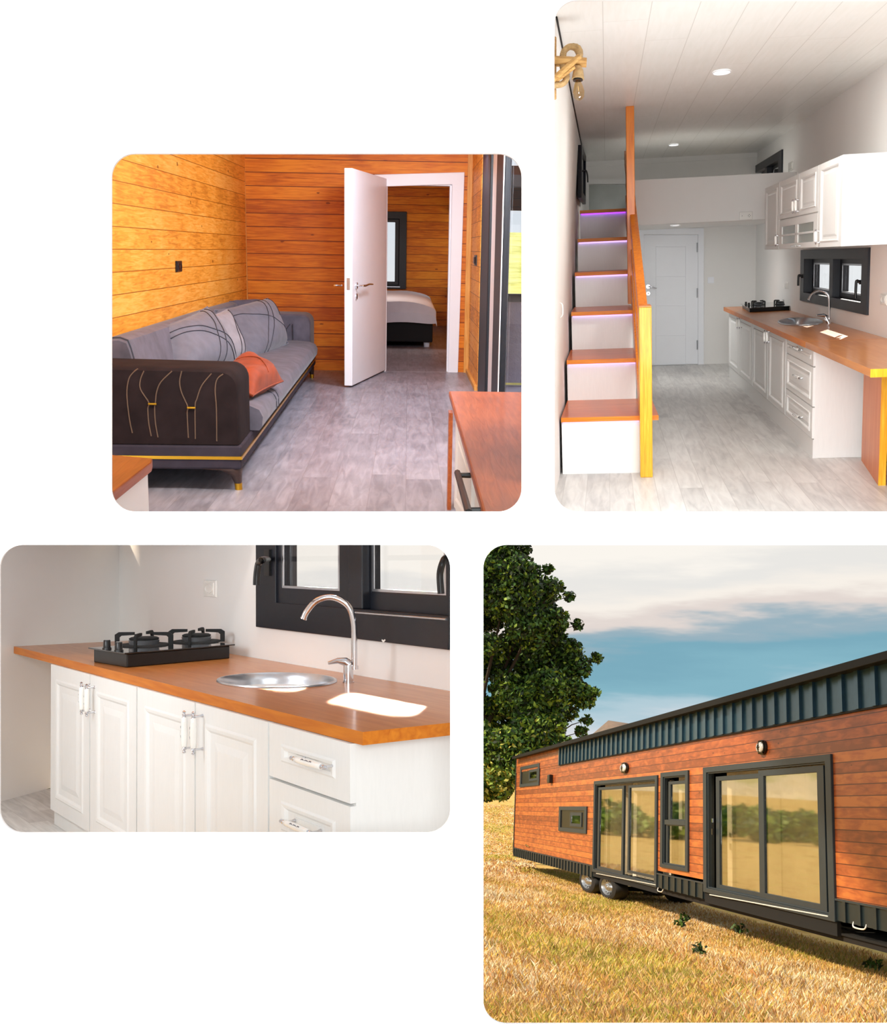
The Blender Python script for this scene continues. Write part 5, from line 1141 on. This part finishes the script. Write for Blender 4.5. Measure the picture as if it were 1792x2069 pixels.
clad(O1[1]-ins, HY1, zb1, zt+.02); clad(O2[1]-ins, O1[0]+ins, zb2, zt+.02); clad(O3[1]-ins*.5, O2[0]+ins*.5, zb2, zt+.02); clad(HY0, O3[0]+ins*.5, zb3, zt+.02)
clad(O1[0]+ins, O1[1]-ins, Z1[1]-.05, zt+.02); clad(O2[0]+ins*.5, O2[1]-ins, Z2[1]-.05, zt+.02); clad(O3[0]+ins*.5, O3[1]-ins*.5, Z3[1]-.05, zt+.02); clad(O2[0]+ins*.5, O2[1]-ins, zb2, Z2[0]+.06)
HP('cladding', m, label='stained reddish-brown horizontal boards')
m = MB(); m.box(XF+2.6, XF+2.75, HY0, HY1, .6, HZ-.1, 'dark_interior'); m.box(bk2, XF+2.75, HY1-.12, HY1, .6, HZ-.1, 'cladding'); m.box(bk2, XF+2.75, HY0, HY0+.1, .6, HZ-.1, 'cladding'); m.box(bk2, XF+2.7, HY0, HY1, .62, .72, 'dark_interior'); HP('rear_wall', m, label='dark interior and rear wall')
xe = XF-.32; m = MB(); m.box(xe, XF+3.0, HY0-.3, fy(1035, 1530, xe), HZ-.10, HZ, 'roof_dark'); m.box(xe-.015, xe, HY0-.3, fy(1035, 1530, xe), HZ-.13, HZ+.01, 'roof_dark'); HP('roof', m, bevel=.01, label='dark roof with projecting eave')
# standing seam band
yb0 = fy(1132, 1530); m = MB(); m.box(XF-.03, XF+.0, HY0, yb0, zt, HZ-.09, 'seam_metal'); m.box(XF-.05, XF, HY0, yb0, zt-.035, zt, 'roof_dark'); m.box(XF-.05, XF+.0, yb0-.03, yb0+.10, zt-.03, HZ-.1, 'skirt_metal')
y_ = HY0+.1
while y_ < yb0-.1: m.box(XF-.085, XF-.03, y_, y_+.16, zt, HZ-.10, 'seam_metal'); y_ += .665
HP('metal_band', m, label='blue-black standing seam metal band')
m = MB(); m.box(XF-.02, XF, yb0+.1, HY1, zt-.0, HZ-.1, 'cladding'); HP('upper_boards', m)
m = MB(); m.box(XF-.035, XF+.05, HY1-.12, HY1+.02, zb1-.3, HZ-.12, 'frame_charcoal'); HP('corner_trim', m)
# skirts
def skirt(y0, y1, z0, z1, nm='skirt'):
    m = MB(); m.box(XF-.01, XF+.05, y0, y1, z0, z1, 'skirt_metal'); m.box(XF-.04, XF+.05, y0, y1, z1-.035, z1, 'frame_charcoal'); y_ = y0+.05
    while y_ < y1-.1: m.box(XF-.045, XF-.01, y_, y_+.12, z0, z1-.03, 'skirt_metal'); y_ += .60
    HP(nm, m)
skirt(O1[1], HY1, FX_(1120, 1752).z, zb1); skirt(O3[1], O1[0], FX_(1390, 1808).z, FX_(1390, 1776).z); skirt(HY0, O3[0], FX_(1750, 1873).z, zb3)
m = MB(); m.box(XF+.06, XF+2.7, HY0, fy(1165), FX_(1560, 1852).z, .72, 'underside'); m.box(XF-.01, XF+.06, O3[0], O3[1], FX_(1560, 1858).z, Z3[0], 'underside'); m.box(XF-.01, XF+.06, O1[0], O1[1], FX_(1260, 1787).z, Z1[0], 'underside'); HP('chassis', m, label='black steel chassis under the doors')
# glazed units
def framed(nm, Y, Z, fw, ky, label_):
    y0, y1 = Y; z0, z1 = Z; m = MB(); m.frame(rect_x(y0, y1, z0, z1, XF-.05), rect_x(y0+fw*ky, y1-fw*ky, z0+fw*.8, z1-fw, XF-.05), (.2, 0, 0), 'frame_charcoal')
    e = .03; m.frame(rect_x(y0+fw*ky, y1-fw*ky, z0+fw*.8, z1-fw, XF-.02), rect_x(y0+(fw+e)*ky, y1-(fw+e)*ky, z0+fw*.8+e, z1-fw-e, XF-.02), (.1, 0, 0), 'frame_charcoal')
    return HP(nm, m, bevel=.01, label=label_)
def pane_unit(parent, px0, px1, zt_, zb_, x, fr, ky=2.6, mat='house_glass'):
    y0, y1 = fy(px1), fy(px0); m = MB(); m.frame(rect_x(y0-fr*ky, y1+fr*ky, zb_-fr, zt_+fr, x), rect_x(y0, y1, zb_, zt_, x), (.07, 0, 0), 'frame_charcoal'); mesh(R, 'sash', m, parent, bevel=.006)
    m = MB(); m.box(x+.03, x+.04, y0, y1, zb_, zt_, mat); mesh(R, 'pane', m, parent)
d1 = framed('glass_door', O1, Z1, .12, 1.9, 'two-leaf charcoal glass door above the wheels')
ztp, zbp = FX_(1234, 1595).z, FX_(1234, 1756).z
pane_unit(d1, 1211, 1256, ztp, zbp, XF-.0, .09); ztp, zbp = FX_(1293, 1590).z, FX_(1293, 1764).z; pane_unit(d1, 1268, 1319, ztp, zbp, XF+.05, .07)
w_ = framed('narrow_window', O2, Z2, .12, 2.0, 'narrow two-pane charcoal window between the glass doors')
pane_unit(w_, 1352, 1382, FX_(1367, 1584).z, FX_(1367, 1655).z, XF+.03, .08); pane_unit(w_, 1348, 1384, FX_(1367, 1669).z, FX_(1367, 1753).z, XF+.01, .05)
m = MB(); m.box(XF-.03, XF+.05, fy(1386), fy(1345), FX_(1367, 1667).z, FX_(1367, 1657).z, 'frame_charcoal'); mesh(R, 'transom', m, w_)
d3 = framed('glass_door', O3, Z3, .13, 2.0, 'widest charcoal sliding glass door nearest the viewer')
pane_unit(d3, 1449, 1531, FX_(1490, 1574.5).z, FX_(1490, 1795.5).z, XF+.05, .10); pane_unit(d3, 1543, 1652, FX_(1597, 1564).z, FX_(1597, 1815).z, XF-.0, .12)
m = MB(); p = FX_(1441, 1660, XF-.0); m.box(XF-.03, XF+.0, p.y-.03, p.y+.05, p.z-.02, p.z+.07, 'chrome'); m.box(XF-.03, XF, p.y-.03, p.y+.05, p.z-.30, p.z-.16, 'black_plastic'); mesh(R, 'lock', m, d3)
for (a, b_), nm in ((((1204, 1764), (1324, 1787)), 'a'), (((1433, 1806.5), (1672, 1850)), 'b')):
    p, q = FX_(*a, XF-.06), FX_(*b_, XF-.06); m = MB(); m.poly([p, q, q-EZ*.02, p-EZ*.02], (.05, 0, 0), 'porcelain'); HP('threshold_strip', m, label='white threshold strip below a glass door')
# small sliding windows
for (x0, x1, yt, yb_, gl), lb in (((1049.5, 1088.5, 1546.5, 1589, (1069, 1083, 1560, 1573)), 'small high sliding window at the far end'), ((1131, 1187, 1629.5, 1682, (1156, 1174, 1648, 1664)), 'small low sliding window left of the glass door')):
    Y = (fy(x1), fy(x0)); Z = (FX_((x0+x1)/2, yb_).z, FX_((x0+x1)/2, yt).z); m = MB(); fw = .14
    m.frame(rect_x(*Y, *Z, XF-.05), rect_x(Y[0]+fw*2.6, Y[1]-fw*2.6, Z[0]+fw, Z[1]-fw, XF-.05), (.055, 0, 0), 'frame_charcoal'); fr_ = HP('small_window', m, bevel=.006, label=lb)
    m = MB(); m.box(XF-.008, XF-.003, Y[0]+.1, Y[1]-.1, Z[0]+.05, Z[1]-.05, 'black_plastic'); mesh(R, 'open_half', m, fr_)
    ya_, yb2 = fy(gl[1]), fy(gl[0]); za_, zb_2 = FX_((gl[0]+gl[1])/2, gl[3]).z, FX_((gl[0]+gl[1])/2, gl[2]).z; m = MB()
    m.frame(rect_x(ya_-.25, yb2+.25, za_-.11, zb_2+.11, XF-.035), rect_x(ya_, yb2, za_, zb_2, XF-.035), (.03, 0, 0), 'frame_charcoal'); mesh(R, 'sash', m, fr_)
    m = MB(); m.box(XF-.02, XF-.012, ya_, yb2, za_, zb_2, 'house_glass'); mesh(R, 'pane', m, fr_)
# wall lamps of the house
for px, py, k in ((1264, 1552, 1.0), (1543, 1510.5, 1.0)):
    p = FX_(px, py); hz = abs(FX_(px, py-15).z-p.z)*(.72 if px < 1400 else 1.0); hy = abs(FX_(px-8, py).y-p.y)*(.85 if px < 1400 else 1)
    if px < 1400: hz = abs(FX_(px, py-11).z-p.z)
    m = MB(); E_ = lambda k, x: disc(V((XF-x, p.y, p.z)), EY, EZ, hy*k, hz*k, 24); m.loops([E_(1, 0), E_(1.0, .05), E_(.86, .06)], 'black_plastic'); l_ = HP('bulkhead_lamp', m, smooth=40, label='oval caged bulkhead lamp')
    m = MB(); m.loops([E_(.84, .055), E_(.80, .09), E_(.6, .12), E_(.2, .13)], 'lamp_glass', cap0=False); mesh(R, 'lamp_glass', m, l_, smooth=60)
    m = MB()
    for j in range(-3, 4):
        z_ = j/4; wy = math.sqrt(1-z_*z_)*.86; m.tube([V((XF-.06, p.y-hy*wy, p.z+hz*z_)), V((XF-.14+.05*abs(z_), p.y, p.z+hz*z_)), V((XF-.06, p.y+hy*wy, p.z+hz*z_))], .024, 'black_plastic', 5)
    mesh(R, 'cage', m, l_)
p = FX_(1115, 1574); m = MB(); m.box(XF-.16, XF, p.y-.25, p.y+.25, p.z-.17, p.z+.17, 'black_plastic'); HP('box_lamp', m, bevel=.03, label='small black box lamp')
m = MB(); a, b_ = FX_(1063, 1708), FX_(1071, 1711); m.tube([a-EX*.05, lerp(a, b_, .5)-EX*.1+EZ*.05, b_-EX*.05], .025, 'chrome', 6); HP('water_inlet', m, smooth=40, label='small bright pipe fitting')
for px, py in ((1335, 1797), (1738, 1869)):
    p = FX_(px, py); m = MB(); m.tube(smooth_path([p+V((0, -.25, .03)), p+V((-.03, -.2, -.05)), p+V((-.03, .2, -.05)), p+V((0, .25, .03))], 4), .014, 'porcelain', 6); HP('tie_hook', m, smooth=40, label='small white hook under the house')
# wheels
def wheel(px, py, rz_, ry_, x0, depth=.42):
    c = R.X(px, py, x0); c.z = rz_+.0; D_ = lambda x, k: disc(V((x0+x, c.y, c.z)), EY, EZ, ry_*k, rz_*k, 40)
    m = MB(); m.loops([D_(.05, .62), D_(.0, .65), D_(-.02, .80), D_(.02, .97), D_(.08, 1.0), D_(depth-.08, 1.0), D_(depth, .95), D_(depth, .6)], 'tyre', cap0=False); w_ = HP('wheel', m, smooth=40, label='black tyre')
    m = MB(); m.loops([D_(.0, .64), D_(.02, .62), D_(.08, .56), D_(.10, .46), D_(.04, .40), D_(.06, .30), D_(.02, .26), D_(.0, .14), D_(-.02, .12)], 'rim', cap0=False); rm = mesh(R, 'rim', m, w_, smooth=35, label='silver steel rim')
    m = MB()
    for k in range(14):
        a = 2*math.pi*k/14; q = V((x0+.085, c.y+ry_*.51*math.cos(a), c.z+rz_*.51*math.sin(a))); m.tube([q, q-EX*.012], .028*rz_/.4, 'black_matt', 8)
    mesh(R, 'vent_hole', m, rm)
wheel(1225.5, 1794, .39, 1.25, XF+.02); wheel(1184.5, 1785, .39, 1.35, XF+.02)
for dy in (0, 3.1):
    yy_ = fy(1225)+dy; m = MB(); m.tube([(XF+.4, yy_, .36), (XF+2.3, yy_, .36)], .07, 'underside', 8); HP('axle', m)
for px in (1225.5, 1184.5):
    y__ = fy(px); m = MB(); D_ = lambda x, k: disc(V((XF+x, y__, .345)), EY, EZ, 1.22*k, .345*k, 30); m.loops([D_(2.2, .95), D_(2.25, 1), D_(2.6, 1), D_(2.65, .95)], 'tyre'); HP('wheel', m, smooth=40, label='black tyre on the far side')
# curtains and a pale cupboard behind the glass
def curtain(Y, Z, x, amp, wl, mat, label):
    m = MB(); n = int((Y[1]-Y[0])/wl*8); m.surf(lambda u, v: V((x+amp*math.sin(u*n/8*2*math.pi+.4*math.sin(u*20)), lerp(Y[0], Y[1], u), lerp(Z[0], Z[1], v))), max(8, n), 6, mat)
    mesh(R, 'curtain', m, label=label, cat='curtain', smooth=60, recalc=False)
curtain((O1[0]+.2, O1[1]-.2), (Z1[0]+.1, Z1[1]-.1), XF+.42, .12, .5, 'curtain', 'pleated beige curtain inside the two-leaf glass door')
curtain((O2[0]+.15, O2[1]-.2), (Z2[0]+.1, Z2[1]-.1), XF+.42, .07, .42, 'curtain', 'pleated beige curtain inside the narrow window')
curtain((O3[0]+.3, O3[1]-.3), (Z3[0]+.1, Z3[1]-.1), XF+.45, .06, .7, 'curtain_pale', 'pale sheer curtain inside the widest glass door')

# repeats share a group
GR = {'upper_cabinet': 'white upper kitchen cabinets', 'weed': 'green weeds in the dry grass', 'grass': None}
for o in scn.objects:
    if o.parent: continue
    n = o.name.split('.')[0]
    if n in GR and GR[n]: o['group'] = GR[n]
    if n == 'cushion' and 'grey' in o.get('label', ''): o['group'] = 'grey cushions along the sofa back'
    if n == 'curtain': o['group'] = 'curtains behind the glass of the house on wheels'
    if n == 'base_cabinet': o['group'] = 'white base cabinets of the stair room' if 'viewer' in o['label'] or 'two doors under the sink' in o['label'] or 'three drawers' in o['label'] else 'white base cabinets of the counter close-up'
